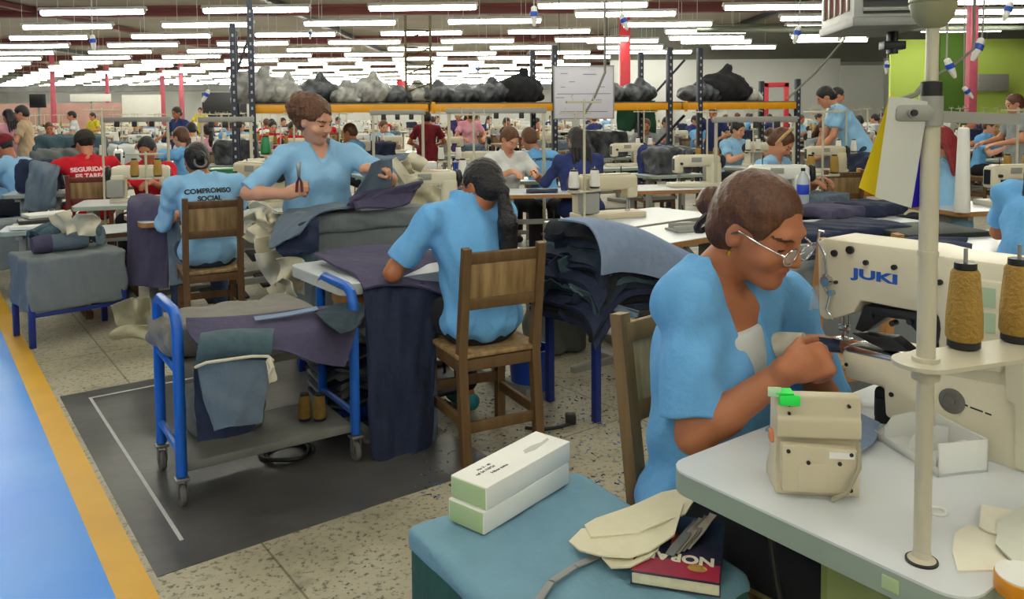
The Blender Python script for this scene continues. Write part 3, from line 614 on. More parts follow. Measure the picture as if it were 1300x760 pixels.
def soft_box(name, label, cat, loc, size, rz, m_, vox=.008, amp=.006, rd=.03, seed=0, group=None, parent=None, sag=.0, kind=None):
    """padded bundle, covered box or bag body"""
    hx, hy, hz = size[0] / 2, size[1] / 2, size[2] / 2; mg = .05
    f = Field((-hx - mg, -hy - mg, -mg), (hx + mg, hy + mg, 2 * hz + mg), vox); f.box((0, 0, hz), (hx, hy, hz), None, rd, .01)
    ph = seed * 1.7
    f.ripple(lambda X, Y, Z: amp * (np.sin(17 * X / (hx * 2) + 9 * Z / (hz * 2) + ph) * np.sin(11 * Y / (hy * 2) + 6 * X + ph) + .6 * np.sin(31 * X + 23 * Z + 17 * Y + ph)) + sag * (Z > hz) * (1 - (X / hx) ** 2))
    f.half((0, 0, .002), (0, 0, -1), k=.003)
    o = f.build(name, m_, parent, 1, None, False); o.location = loc; o.rotation_euler = (0, 0, rz)
    if parent is None: tag(o, label, cat, group, kind)
    return o
def bag(label, loc, r, m_, seed=0, group=None, cat='bag', name='plastic_bag', vox=.025):
    """filled sack, tied at the top"""
    rr = random.Random(seed); f = Field((-r[0] * 1.4, -r[1] * 1.4, -.03), (r[0] * 1.4, r[1] * 1.4, r[2] * 2.6), vox); f.ell((0, 0, r[2] * .85), r, None, .05)
    for i in range(5): a = rr.uniform(0, 6.28); f.ell((r[0] * .55 * math.cos(a), r[1] * .5 * math.sin(a), r[2] * rr.uniform(.4, 1.1)), [q * rr.uniform(.4, .6) for q in r], None, .06)
    f.cap((0, 0, r[2] * 1.6), (r[0] * .2, 0, r[2] * 2.05), .03, .07, .08); ph = seed
    f.ripple(lambda X, Y, Z: .018 * np.sin(21 * X + 9 * Z + ph) * np.sin(19 * Y + 17 * Z + ph) + .012 * np.sin(43 * X + 31 * Y - 27 * Z))
    f.half((0, 0, .005), (0, 0, -1)); o = f.build(name, m_, None, 1, None, False); o.location = loc; return tag(o, label, cat, group)
def plug(label, p_top, p, tilt=0.0, s=1.0, group='hanging power plugs'):
    """power coupling on a drop cable; p is the body centre"""
    r = thing('hanging_plug', label, 'power plug', tuple(p), 0, group); ax = Vector((math.sin(tilt), 0, math.cos(tilt)))
    tp = Vector(p_top) - Vector(p)
    part('plug_body', WHITE, r, lambda q: (q.tube([ax * .12 * s, ax * .1 * s, ax * .03 * s], [.02 * s, .045 * s, .05 * s], 12), q.tube([ax * -.03 * s, ax * -.1 * s, ax * -.16 * s, ax * -.18 * s], [.05 * s, .042 * s, .028 * s, .018 * s], 12)))
    part('collar', BLUEPL, r, lambda q: q.tube([ax * -.035 * s, ax * -.03 * s, ax * .035 * s, ax * .04 * s], [.05 * s, .06 * s, .06 * s, .05 * s], 14))
    part('cable', PGREY, r, lambda q: q.tube([tuple(tp), tuple(tp * .5 + Vector((.03, 0, 0))), tuple(ax * .11 * s)], .012 * s, 6)); return r
def to_local(w_, loc, rz): v = Vector(w_) - Vector((loc[0], loc[1], 0)); c, s_ = math.cos(-rz), math.sin(-rz); return A3(v.x * c - v.y * s_, v.x * s_ + v.y * c, v.z)
# ================================================================ nearest station: white table, bartacking machine, operator
TZ = .80
jc = gr(845, 590, TZ); jc.z = 0                     # far left corner of the table top
JW, JD = 1.15, .53
jcen = jc + DB * JW / 2 - DA * JD / 2
make_table('sewing_table', 'white rounded sewing table under the large bartacking machine', JW, JD, TZ, None, jcen, TH, rad=.045, pedal=False, th=.042, inset=.42)
jt = lambda u, v, z=TZ: Vector((*(jc + DB * u - DA * v).xy, z))   # u along the long edge, v towards the viewer
MF = Vector((.66, 1.746, 0)); ME = Vector((.6, -.8, 0)); MN = Vector((-.8, -.6, 0)); MRZ = math.atan2(-.8, .6)
def face(px, py, off=0.0):
    """pixel -> (along, height) on the machine's visible side"""
    d = ray(px, py); t = (MF - CAM + MN * off).dot(MN) / d.dot(MN); p = CAM + d * t; return ((p - MF).dot(ME), p.z - TZ)
XZ = Matrix(((1, 0, 0, 0), (0, 0, 1, 0), (0, 1, 0, 0), (0, 0, 0, 1)))   # prism (x, z, y)
jm = thing('sewing_machine', 'large cream bartacking machine with blue lettering on its arm', 'sewing machine', (MF.x, MF.y, TZ), MRZ)
fp = lambda pts: [face(*p) for p in pts]
up_ = fp([(1037, 312), (1039, 305), (1046, 302), (1168, 317), (1198, 325), (1300, 338), (1345, 344), (1345, 505), (1196, 480), (1191, 445), (1187, 404), (1165, 396), (1092, 382), (1084, 397), (1062, 404), (1046, 406), (1039, 400)])
part('arm', CREAM, jm, lambda q: q.prism(up_, 0, .125, XZ, bev=.009))
lo_ = fp([(1068, 447), (1078, 439), (1135, 452), (1196, 474), (1345, 500), (1345, 634), (1255, 592), (1124, 528), (1122, 492), (1075, 480)])
part('bed', CREAM, jm, lambda q: q.prism(lo_, -.004, .13, XZ, bev=.008))
hx_, hz_ = face(1262, 360)
part('rear_cover', CREAM, jm, lambda q: (q.prism(fp([(1222, 352), (1275, 358), (1275, 472), (1222, 468)]), -.012, .02, XZ, bev=.006), q.prism(fp([(1279, 350), (1345, 346), (1345, 620), (1291, 590), (1290, 512), (1279, 506)]), -.014, .02, XZ, bev=.006)))
part('window', mat('pale_green_window', (176, 196, 168), .25), jm, lambda q: [q.prism(fp([(1243, a), (1268, a + 3), (1268, a + 28), (1243, a + 25)]), -.0145, -.011, XZ) for a in (362, 394)])
part('needle_plate', CHROME, jm, lambda q: q.prism(fp([(1072, 441), (1080, 437), (1150, 456), (1148, 461), (1078, 446)]), -.0045, .07, XZ, bev=.001))
def mech(q):
    q.prism(fp([(1090, 389), (1165, 399), (1178, 410), (1184, 470), (1165, 468), (1158, 425), (1142, 408), (1118, 405), (1088, 424), (1078, 420)]), .02, .075, XZ, bev=.003)
    q.prism(fp([(1076, 424), (1128, 430), (1150, 448), (1120, 447)]), .012, .05, XZ, bev=.002); a = face(1188, 417); q.prism([(a[0] + .009 * math.cos(t), a[1] + .03 * math.sin(t)) for t in np.linspace(0, 6.28, 14)[:-1]], -.003, .002, XZ)
    for px, py in ((1100, 402), (1128, 412), (1150, 410)): a = face(px, py); q.cyl((a[0], .012, a[1]), (a[0], .03, a[1]), .006, n=10)
part('clamp_lever', DSTEEL, jm, mech)
def screws(q):
    for px, py, r in ((1080, 317, .0085), (1100, 333, .0055), (1136, 339, .0055), (1194, 358, .0055), (1060, 321, .007), (1045, 356, .004), (1062, 358, .004), (1076, 462, .004), (1133, 500, .005), (1226, 463, .004)):
        a = face(px, py); q.cyl((a[0], -.006, a[1]), (a[0], .004, a[1]), r, n=12)
part('screw', BLACK, jm, screws)
def takeup(q):
    P = [face(*p) for p in ((1049, 294), (1043, 292), (1041, 305), (1050, 322), (1052, 345), (1048, 362), (1056, 375), (1052, 392), (1060, 404))]
    q.tube([(a, -.008, b) for a, b in P], .0028, 6); a = face(1052, 356); q.cyl((a[0], -.016, a[1]), (a[0], 0, a[1]), .011, n=14); a = face(1058, 371); q.cyl((a[0], -.012, a[1]), (a[0], 0, a[1]), .006, n=10); a = face(1050, 350); q.cyl((a[0], -.01, a[1]), (a[0], 0, a[1]), .005, n=10)
part('take_up_lever', CHROME, jm, takeup)
def needle(q):
    for px, y0, y1, r in ((1060, 395, 434, .0035), (1066, 400, 426, .0028)): a = face(px, y0); b = face(px, y1); q.cyl((a[0], .03, a[1]), (b[0], .03, b[1]), r, n=8)
    a = face(1062, 418); q.box((a[0], .03, a[1]), (.02, .018, .014), .003); a = face(1058, 432); q.box((a[0] + .006, .03, a[1]), (.03, .03, .004), .001)
part('needle_bar', CHROME, jm, needle)
gx, gz = face(1030, 378); part('needle_guard', mat('clear_guard', (200, 205, 208), .1, alpha=.35), jm, lambda q: q.prism(fp([(1024, 368), (1040, 360), (1048, 392), (1020, 396)]), .02, .024, XZ))
a = face(1210, 508)
def dial(q): q.lathe([(.024, 0), (.024, .004), (.016, .005), (.015, .002), (.007, .002), (.006, .005), (.001, .006)], n=24, M=T((a[0], -.003, a[1]), 0, PI / 2)); 
part('dial', mat('grey_dial', (120, 118, 112), .35, .4), jm, dial)
a = face(1111, 351)
TXM = Matrix.Translation((a[0], -.0006, a[1])) @ Matrix.Rotation(PI / 2, 4, 'X') @ Matrix.Diagonal((1.95, 1, 1, 1))
text('JUKI', .0265, INKB, jm, TXM, 'lettering', .0006).data.update()
part('small_print', INKK, jm, lambda q: [q.prism(fp([(x, y), (x + l, y + l * .36), (x + l, y + l * .36 + 2), (x, y + 2)]), -.0048, -.004, XZ) for x, y, l in ((1226, 512, 4), (1233, 515, 16), (1252, 522, 8))])
part('foot', BLACK, jm, lambda q: [q.cyl((x, y, 0), (x, y, face(1300, 612)[1] + .02), .018, n=12) for x in (.40,) for y in (.02, .11)] + [q.cyl((x, y, 0), (x, y, .05), .018, n=12) for x in (.14,) for y in (.03, .11)] + [q.box((.27, .07, .035), (.3, .1, .07), .01)])
# operator, profile to the right
JR = (.46, 1.86); JRZ = math.radians(222)
jl = lambda p: to_local(p, JR, JRZ); jd = lambda v: jl(Vector((JR[0], JR[1], 0)) + Vector(v))
hw = at(962, 287, 1.72)
J = person('woman in glasses and light blue tunic sewing at the nearest machine', JR, JRZ, SEAT, .0038, SHIRT, PANTS, SKIND, 'bun', HAIRB, sleeve=.86, build=1.09, vdep=.15,
           chest=A3(.02, .02, .885), vz=-.05, vr=.08, nr=.072, neck=jl(at(912, 330, 1.775)), head=jl(hw), yaw=.02, pitch=.40, tilt=.05, sx2=A3(1, -.05, 0),
           wrR=jl(at(1006, 466, 1.60)), wrL=jl(at(1024, 440, 1.79)), hdR=jl(at(1075, 448, 1.64)) - jl(at(1006, 466, 1.60)), hdL=jl(at(1075, 436, 1.80)) - jl(at(1024, 440, 1.79)),
           hnR=jd((-.15, -.8, .55)), hnL=A3(-.6, 0, .6), curlR=[.75, .85, .95, 1.0], curlL=.35, thumb=.5, hiR=A3(.35, -.5, -.8), hiL=A3(-.6, -.1, -.8), tie=BLACK, shL=jl(at(1000, 385, 1.92)), shR=jl(at(872, 380, 1.70)))
g = J['hp']
def specs(q):
    for s in (-1, 1):
        q.tube([g(s * .034 + .027 * math.cos(t) * (1 if abs(math.cos(t)) < .9 else .96), .109 - .004 * abs(math.cos(t)), -.008 + .0185 * math.sin(t)) for t in np.linspace(0, 2 * PI, 19)[:-1]], .0019, 6, closed=True)
        q.tube([g(s * .061, .106, -.003), g(s * .078, .06, .002), g(s * .08, .005, .004), g(s * .078, -.012, -.012)], .0022, 6)
    q.tube([g(-.009, .110, -.004), g(0, .113, 0), g(.009, .110, -.004)], .0018, 6)
gl = part('eyeglasses', CHROME, J['root'], specs)
part('lens', mat('clear_lens', (235, 240, 245), .03, alpha=.22), gl, lambda q: [q.prism([(.026 * math.cos(t), .0178 * math.sin(t)) for t in np.linspace(0, 2 * PI, 19)[:-1]], -.0006, .0006, Matrix.Translation(g(s * .034, .1065, -.008)) @ Matrix(J['RH'].tolist()).to_4x4() @ Matrix.Rotation(PI / 2, 4, 'X')) for s in (-1, 1)])
part('earring', mat('gold_metal', (214, 170, 70), .25, 1.0), J['root'], lambda q: [q.tube([g(s * .08, 0, -.045), g(s * .082, .002, -.055)], .005, 8) for s in (-1, 1)])
UT = Field(J['chest'] - .25, J['chest'] + .32, .006); c_ = J['chest'] + J['fw'] * .02 + J['up'] * .02
RJ_ = np.stack([J['sx'], J['fw'], J['up']], 1); UT.ell(J['chest'], (.155, .124, .168), RJ_, .05); [UT.ell(J['chest'] + J['fw'] * .07 + J['sx'] * .07 * s_ - J['up'] * .01, (.062, .054, .06), RJ_, .045) for s_ in (-1, 1)]; UT.half(J['chest'] + J['up'] * .105, J['up']); UT.build('undershirt', WHITEC, J['root'])
make_chair('worn wooden chair behind the woman in glasses', (.54, 1.87), math.radians(222), sh=.46, h_=.96, wood=mat('olive_worn_wood', (136, 108, 66), .6, 0, .3, 6, .1, 40, kind='wood'), panel=mat('pale_scuffed_panel', (190, 178, 142), .6, 0, .35, 6, kind='wood', rgb2=(140, 116, 72)))
# cloth being sewn
def roll(q):
    A = at(962, 447, 1.80); B_ = at(1022, 436, 1.74); q.tube([A, A.lerp(B_, .5) + Vector((0, 0, .006)), B_], [.026, .03, .024], 14)
tag(part('fabric_roll', SCRAP, None, roll), 'cream waistband roll under the hands of the woman in glasses', 'fabric')
drape('denim_strip', 'dark denim strip running from the cream roll to the needle', 'fabric', [[at(1008, 436, 1.775), at(1008, 450, 1.73)], [at(1035, 429, 1.75), at(1040, 446, 1.71)], [at(1065, 432, 1.74), at(1066, 446, 1.705)]], D_DARK, amp=.002, th=.006, nu=12, nv=6)
drape('fabric_piece', 'pale blue cloth lying under the bed arm of the large machine', 'fabric', [[jt(.25, .03, TZ + .012), jt(.29, .1, TZ + .015), jt(.27, .2, TZ + .01)], [jt(.37, .02, TZ + .03), jt(.4, .1, TZ + .02), jt(.38, .19, TZ + .015)], [jt(.46, .02, TZ + .012), jt(.47, .09, TZ + .02), jt(.46, .15, TZ + .012)]], D_PALE, amp=.003, nu=14, nv=14)
# beige control box seen from behind
cb0, cb1 = gr(985, 627, TZ), gr(1092, 632, TZ); cd = (cb1 - cb0).normalized(); crz = math.atan2(cd.y, cd.x); cw = (cb1 - cb0).length
cbm = (cb0 + cb1) / 2; cn = Vector((-cd.y, cd.x, 0))
cb = thing('control_box', 'beige control panel box standing near the front of the white table', 'control box', (cbm.x, cbm.y, TZ), crz)
W2 = cw / 2
prof = [(.0, 0), (.085, 0), (.085, .02), (.06, .05), (.055, .155), (.02, .172), (.004, .168), (.0, .135), (-.004, .13), (-.004, .1), (.008, .095), (.012, .05), (.0, .012)]
YZ = Matrix(((0, 0, 1, 0), (1, 0, 0, 0), (0, 1, 0, 0), (0, 0, 0, 1)))
part('housing', BEIGE, cb, lambda q: q.prism(prof, -W2, W2, YZ, bev=.003))
part('back_cover', BEIGE, cb, lambda q: (q.prism([(-W2 + .006, .012), (W2 - .012, .012), (W2 - .004, .088), (-W2 + .006, .092)], -.0165, .004, Matrix(((1, 0, 0, 0), (0, 0, 1, 0), (0, 1, 0, 0), (0, 0, 0, 1))), bev=.003), q.box((-.012, -.012, .04), (.05, .012, .045), .004)))
part('screw', BLACK, cb, lambda q: [q.cyl((x, -.0185, z), (x, -.012, z), .0035, n=10) for x, z in ((-W2 + .016, .082), (-.02, .064), (.03, .064), (W2 - .02, .08), (W2 - .02, .02))] + [q.cyl((x, -.003, z), (x, .012, z), .0028, n=8) for x, z in ((-W2 + .02, .155), (W2 - .02, .155), (-W2 + .02, .14))])
part('sticker', PAPER, cb, lambda q: q.box((W2 - .035, -.0172, .078), (.04, .001, .011)))
part('cable', mat('beige_cable', (160, 152, 128), .5), cb, lambda q: q.tube([(W2 - .008, -.012, .1), (W2 - .008, -.02, .06), (W2 - .03, -.03, .022), (W2 - .05, -.02, .004)], .004, 8))
part('tape', mat('neon_green_tape', (36, 244, 92), .5), cb, lambda q: (q.box((-W2 + .02, -.003, .163), (.034, .006, .018), .002), q.box((-W2 + .012, .008, .1745), (.03, .028, .003), .001)))
part('tape_end', mat('pale_green_tape', (190, 226, 190), .5), cb, lambda q: q.box((-W2 - .004, -.001, .176), (.022, .004, .016), .001))
part('button', mat('orange_button', (220, 140, 96), .4), cb, lambda q: (q.box((-W2 - .002, .03, .09), (.008, .02, .02), .002), q.box((W2 + .002, .03, .15), (.008, .02, .012), .002)))
# clear parts tray
ta, tb = gr(1100, 548, TZ), gr(1195, 606, TZ); td = (tb - ta).normalized(); trz = math.atan2(td.y, td.x); tl = (tb - ta).length; tm = (ta + tb) / 2
tr_ = thing('parts_tray', 'white divided tray in front of the bed of the large machine', 'tray', (tm.x, tm.y, TZ), trz); TRM = mat('milky_plastic', (228, 230, 226), .25, alpha=.9)
part('tray_base', TRM, tr_, lambda q: (q.box((0, .045, .004), (tl, .10, .008), .002), q.box((0, .093, .03), (tl, .004, .06), .001), q.box((0, -.003, .008), (tl, .004, .016), .001), q.box((tl / 2 - .002, .045, .03), (.004, .1, .06), .001)))
for k in range(3):
    x = -tl / 2 + .05 + k * .07; part('divider', TRM, tr_, lambda q: q.prism([(.0, 0), (.085, 0), (.085, .05), (.06, .055), (.02, .05), (.004, .03)], x, x + .003, YZ))
# thread stand pole, with tray, cones, rail and hanging patterns
pb = gr(1170, 712, TZ); st = thing('thread_stand', 'tall cream pole stand rising from the white table through the picture', 'thread stand', (pb.x, pb.y, TZ), 0)
yp = pb.y; zz = lambda py: (at(1175, py, yp).z - TZ)
part('pole', POLE, st, lambda q: (q.cyl((0, 0, 0), (0, 0, zz(468)), .0115, n=20), q.cyl((0, 0, zz(470)), (0, 0, zz(112)), .0125, n=20), q.cyl((0, 0, zz(480)), (0, 0, zz(462)), .0165, n=20), q.cyl((0, 0, zz(325)), (0, 0, zz(318)), .0138, n=20), q.cyl((0, 0, zz(115)), (0, 0, zz(25)), .0085, n=16)))
part('base_flange', POLE, st, lambda q: q.lathe([(.019, 0), (.019, .004), (.013, .008), (.012, .016)], n=24))
part('base_ring', BLACK, st, lambda q: q.lathe([(.022, 0), (.022, .003), (.018, .004)], n=24))
part('collar', BLACK, st, lambda q: q.lathe([(.0135, zz(128)), (.0138, zz(127)), (.0138, zz(104)), (.012, zz(103))], n=20))
part('top_cup', mat('olive_cream_cup', (150, 150, 118), .4, 0, .1, 9), st, lambda q: q.lathe([(.009, zz(36)), (.016, zz(34)), (.026, zz(22)), (.03, zz(8)), (.0305, zz(5)), (.029, zz(4)), (.031, zz(2)), (.032, zz(-30)), (.028, zz(-40))], n=28))
part('clamp', PGREY, st, lambda q: (q.box((-.026, -.004, zz(143)), (.06, .022, .026), .008), q.cyl((-.034, -.02, zz(143)), (-.034, -.012, zz(143)), .007, n=12), q.cyl((0, 0, zz(160)), (0, 0, zz(122)), .0155, n=20)))
part('clamp_screw', BLACK, st, lambda q: q.cyl((-.034, -.024, zz(143)), (-.034, -.019, zz(143)), .0045, n=10))
rd = Vector((.1, .034, -.004)) * 1.4
part('rail', PGREY, st, lambda q: q.tube([(.008, .002, zz(148)), tuple(Vector((.008, .002, zz(148))) + rd)], .011, 4))
spz = zz(463)
def plate(q): q.prism(rect_arc(.30, .085, .042, 8), spz, spz + .006, T((.1, .035, 0), .33))
part('spool_plate', POLE, st, plate)
part('plate_bracket', POLE, st, lambda q: (q.box((.03, .012, spz - .006), (.08, .02, .012), .003, rz=.33), q.cyl((0, 0, spz - .02), (0, 0, spz + .012), .0185, n=20)))
c1 = at(1223, 455, 1.19); c2 = at(1291, 442, 1.22)
for c, nm in ((c1, 'gold thread cone on the pole tray, fully in view'), (c2, 'gold thread cone on the pole tray, at the picture edge')):
    part('spool_pin', PGREY, st, lambda q: q.cyl((c.x - pb.x, c.y - pb.y, spz + .004), (c.x - pb.x, c.y - pb.y, spz + .155), .003, n=8))
    make_cone(nm, (c.x, c.y, TZ + spz + .006), None, GOLD, .128, .0255)
def card(label, m_, pts, y, th=.0015):
    P = [at(a, b, y + (b - 130) * .0001) for a, b in pts]; q = MB(); n = len(P); V = [tuple(p) for p in P] + [tuple(p + Vector((.0006, th, 0))) for p in P]
    q.add(V, [tuple(range(n - 1, -1, -1)), tuple(range(n, 2 * n))] + [(i, (i + 1) % n, n + (i + 1) % n, n + i) for i in range(n)]); tag(q.build('pattern_card', m_, smooth=0), label, 'pattern card')
card('yellow pattern card hanging behind the white one on the pole', mat('yellow_card', (234, 206, 6), .55, 0, .04, 5), [(1131, 119), (1136, 123), (1146, 136), (1116, 251), (1090, 238)], yp + .012)
card('off-white pattern card hanging from the pole clamp', mat('white_card', (206, 208, 202), .55, 0, .05, 5), [(1129, 123), (1150, 124), (1178, 129), (1174, 160), (1157, 264), (1111, 250)], yp - .012)
card('blue pattern card hanging behind the white one beside the pole', mat('blue_card', (38, 14, 196), .45, 0, .05, 5), [(1160, 130), (1180, 132), (1176, 261), (1154, 264)], yp - .004)
# things lying on the near table
gm = gr(1190, 650, TZ); tag(part('cable_grommet', WHITE, None, lambda q: q.tube([(gm.x + .0135 * math.cos(t), gm.y + .0135 * math.sin(t), TZ + .002) for t in np.linspace(0, 2 * PI, 25)[:-1]], .0028, 6, closed=True)), 'white ring around the cable hole in the table', 'grommet')
for i, (lb, P) in enumerate((('cream collar piece with a rounded end on the table corner', [(1212, 676), (1228, 666), (1262, 672), (1300, 690), (1320, 715), (1290, 722), (1216, 724), (1209, 700)]),
              ('cream fabric strip lying across the other cream pieces', [(1246, 640), (1300, 650), (1330, 690), (1262, 676), (1243, 668)]), ('translucent round cream piece at the picture edge', [(1268, 660), (1300, 640), (1340, 650), (1340, 715), (1290, 715), (1264, 690)]))):
    z = TZ + .003 + .004 * i; V = [gr(a, b, z).xy for a, b in P]; cc = sum((Vector(v) for v in V), Vector((0, 0))) / len(V)
    q = MB(); q.prism([tuple(v) for v in V], z - .003, z); tag(q.build('fabric_piece', mat('cream_felt_%d' % i, ((232, 228, 208), (236, 232, 214), (214, 216, 202))[i], .9, 0, .06, 20)), lb, 'fabric')
tp_ = gr(1290, 752, TZ); tape = thing('tape_roll', 'orange tape roll with white top on the table corner', 'tape roll', (tp_.x + .012, tp_.y + .0, TZ), 0)
part('tape', mat('orange_tape', (226, 148, 22), .4), tape, lambda q: q.lathe([(.036, 0), (.037, .002), (.037, .022), (.036, .023)], n=32)); part('label_disc', PAPER, tape, lambda q: q.lathe([(.0355, .023), (.0355, .025), (.001, .0255)], n=32))
lz = gr(1137, 748, TZ - .02); part('table_tag', mat('pale_green_tag', (176, 196, 150), .6), [o for o in C.objects if o.name == 'sewing_table'][0], lambda q: q.box((-JW / 2 - .001, -.16, TZ - .022), (.003, .025, .02), .0008))
# below the table
bx = thing('drawer_box', 'olive green metal box under the white table', 'box', (*(jc + DB * .24 - DA * .33).xy, 0), TH)
part('box_body', mat('olive_green_metal', (136, 150, 92), .5, 0, .12, 6), bx, lambda q: q.box((0, 0, .345), (.16, .24, .69), .012)); part('box_door', mat('olive_green_door', (150, 164, 104), .5, 0, .1, 6), bx, lambda q: q.box((-.083, 0, .52), (.008, .2, .28), .006))
part('latch', DSTEEL, bx, lambda q: q.box((-.09, -.06, .62), (.01, .02, .03), .003))
tag(part('power_cable', BLACK, None, lambda q: q.tube([(jc + DB * .13 - DA * .1 + Vector((0, 0, z)) + DA * (-.3 * (1 - z) * (1 - z))) for z in (.76, .6, .45, .3, .15, .01)], .006, 8)), 'black cable looping below the white table', 'cable')
# ---------------------------------------------------------------- cloth covered box in front
BZ = .62; bl, bk, br_ = gr(503, 668, BZ), gr(725, 597, BZ), gr(966, 718, BZ); e1 = bk - bl; e2 = br_ - bk; bc = (bl + br_) / 2; brz = math.atan2(e1.y, e1.x)
cv = thing('covered_box', 'blue-green cloth covered box in front of the white table', 'box', (bc.x, bc.y, 0), brz); l1, l2 = e1.length, e2.length
TEAL = cloth('light_teal_cloth', (116, 158, 178), .1, 14); TEALD = cloth('dark_green_cloth', (42, 88, 80), .25, 8)
soft_box('side_cover', '', '', (0, 0, .02), (l1 - .004, l2 - .004, BZ - .035), 0, TEALD, .008, .004, .02, 2, parent=cv); soft_box('top_cover', '', '', (0, 0, BZ - .055), (l1 + .004, l2 + .004, .052), 0, TEAL, .007, .002, .02, 3, parent=cv)
bp = lambda px, py, z=BZ: gr(px, py, z)
b0, b1 = bp(562, 662), bp(618, 678); ln0 = bp(725, 612); ld = (ln0 - b1); lw = b1 - b0; lrz = math.atan2(ld.y, ld.x)
GRNE = mat('pale_green_card', (176, 198, 150), .7, 0, .05, 6)
for k, lb in ((0, 'long white carton, lower of the two on the cloth box'), (1, 'long white carton with pen notes, on top of the other')):
    L_, W_ = ld.length, lw.length * .92; pc = (b1 + ln0) / 2 + (lw * -.46) + Vector((.004, .006, 0)) * k; cart = thing('carton', lb, 'carton', (pc.x, pc.y, BZ + .002 + k * .046), lrz + .012 * k)
    part('carton_body', PAPER, cart, lambda q: q.box((0, 0, .0228), (L_, W_, .0455), .0015)); part('end_flap', GRNE, cart, lambda q: q.box((-L_ / 2 - .0008, 0, .0225), (.0016, W_ - .006, .041), .0006))
    if k:
        for (x, y, t, s_) in ((-.085, .005, 'ref 54 /10/24', .011), (-.06, -.012, 'Hilos tono', .012), (-.075, .018, 'No 3 - 40', .010)): text(t, s_, mat('pen_ink', (60, 64, 84), .7), cart, T((x, y, .0462), .0), 'pen_note', .0002, False)
        part('tear', mat('grey_cardboard', (196, 196, 188), .9), cart, lambda q: q.prism([(.03, -.008), (.06, -.014), (.12, -.006), (.128, .004), (.1, .0), (.07, .006), (.04, .004)], .0456, .0459))
def flat(name, label, pts, z, m_, th=.003, lift=0.0, seed=0, curl=0.008, slope=0.0):
    """limp flat piece with a given outline, slightly curled"""
    P = [Vector(gr(a, b, z).xy) for a, b in pts]; cc = sum(P, Vector((0, 0))) / len(P); q = MB(); n = len(P); R_ = 6; rr = random.Random(seed); ph = rr.uniform(0, 6)
    V = []; Fc = []
    for s in (1, -1):
        for r in range(R_ + 1):
            for i in range(n):
                p = cc.lerp(P[i], r / R_); h_ = z + slope * (p.x - cc.x) + lift * (.5 + .5 * math.cos(PI * (1 - r / R_))) + curl * (r / R_) ** 2 * (.5 + .5 * math.sin(3 * i * 2 * PI / n + ph)); V.append((p.x, p.y, h_ + s * th / 2))
    o_ = (R_ + 1) * n
    for r in range(R_):
        for i in range(n): a, b = r * n + i, r * n + (i + 1) % n; Fc.append((a, b, b + n, a + n)); Fc.append((o_ + a + n, o_ + b + n, o_ + b, o_ + a))
    for i in range(n): a, b = R_ * n + i, R_ * n + (i + 1) % n; Fc.append((a, b, b + o_, a + o_))
    q.add(V, Fc); return tag(q.build(name, m_, smooth=60), label, 'fabric')
CRM = cloth('cream_paper_cloth', (226, 220, 190), .06, 10)
flat('fabric_pattern', 'lowest cream pattern piece of the fan on the cloth box', [(764, 706), (800, 690), (850, 672), (850, 666), (836, 700), (824, 712), (800, 722), (776, 716)], BZ + .024, CRM, seed=1, slope=.12)
flat('fabric_pattern', 'middle cream pattern piece of the fan on the cloth box', [(722, 680), (738, 670), (800, 668), (858, 658), (868, 652), (856, 690), (826, 702), (800, 710), (762, 706), (736, 692)], BZ + .028, CRM, seed=2, slope=.12)
flat('fabric_pattern', 'topmost cream pattern piece reaching under the white table', [(742, 664), (756, 654), (800, 642), (840, 632), (884, 627), (886, 634), (870, 660), (840, 670), (810, 676), (750, 676)], BZ + .034, CRM, seed=3, slope=.1)
tag(part('strap', mat('grey_webbing', (150, 152, 150), .8, 0, .1, 30), None, lambda q: [q.box(tuple((bp(x0, y0, BZ + .006) + bp(x1, y1, BZ + .006)) / 2), ((bp(x1, y1) - bp(x0, y0)).length + .004, .014, .003), .001, rz=math.atan2(*(bp(x1, y1) - bp(x0, y0)).yx)) for x0, y0, x1, y1 in ((680, 766, 700, 738), (700, 738, 730, 718), (730, 718, 764, 704))]), 'grey webbing strap lying across the cloth box', 'strap')
k0, k1, k2 = bp(797, 742, BZ), bp(911, 760, BZ), bp(922, 678, BZ); kd = k1 - k0; kw = kd.length; kl = (k2 - k1).length; kr = math.atan2(kd.y, kd.x); kc = (k0 + k2) / 2
bk_ = thing('book', 'dark paperback with colourful cover lettering on the cloth box', 'book', (kc.x, kc.y, BZ + .002), kr)
part('pages', mat('page_edges', (222, 220, 190), .9, 0, .12, 80), bk_, lambda q: q.box((.001, 0, .0115), (kw - .004, kl - .004, .019), .001))
part('cover', mat('dark_purple_cover', (46, 38, 66), .35, 0, .3, 12, rgb2=(30, 44, 62)), bk_, lambda q: (q.box((0, 0, .0225), (kw, kl, .0016), .0006), q.box((0, 0, .001), (kw, kl, .0014), .0005), q.box((kw / 2, 0, .0115), (.0015, kl, .022), .0005)))
part('cover_band', mat('crimson_band', (160, 34, 62), .4, 0, .2, 20), bk_, lambda q: q.box((0, -kl * .36, .0234), (kw * .98, kl * .24, .0004)))
text('NORAH', .036, mat('cream_cover_print', (216, 210, 186), .5), bk_, T((.0, -kl * .2, .0236), PI), 'cover_title', .0004)
text('SI', .05, mat('red_cover_print', (206, 66, 48), .5), bk_, T((-.0, .02, .0236), PI), 'cover_title', .0004); text('S', .045, mat('teal_cover_print', (52, 128, 112), .5), bk_, T((.03, kl * .3, .0236), PI), 'cover_title', .0004)
part('cover_emblem', GOLD, bk_, lambda q: q.prism([(.036 + .017 * math.cos(t), -kl * .32 + .011 * math.sin(t)) for t in np.linspace(0, 2 * PI, 19)[:-1]], .0234, .0242))
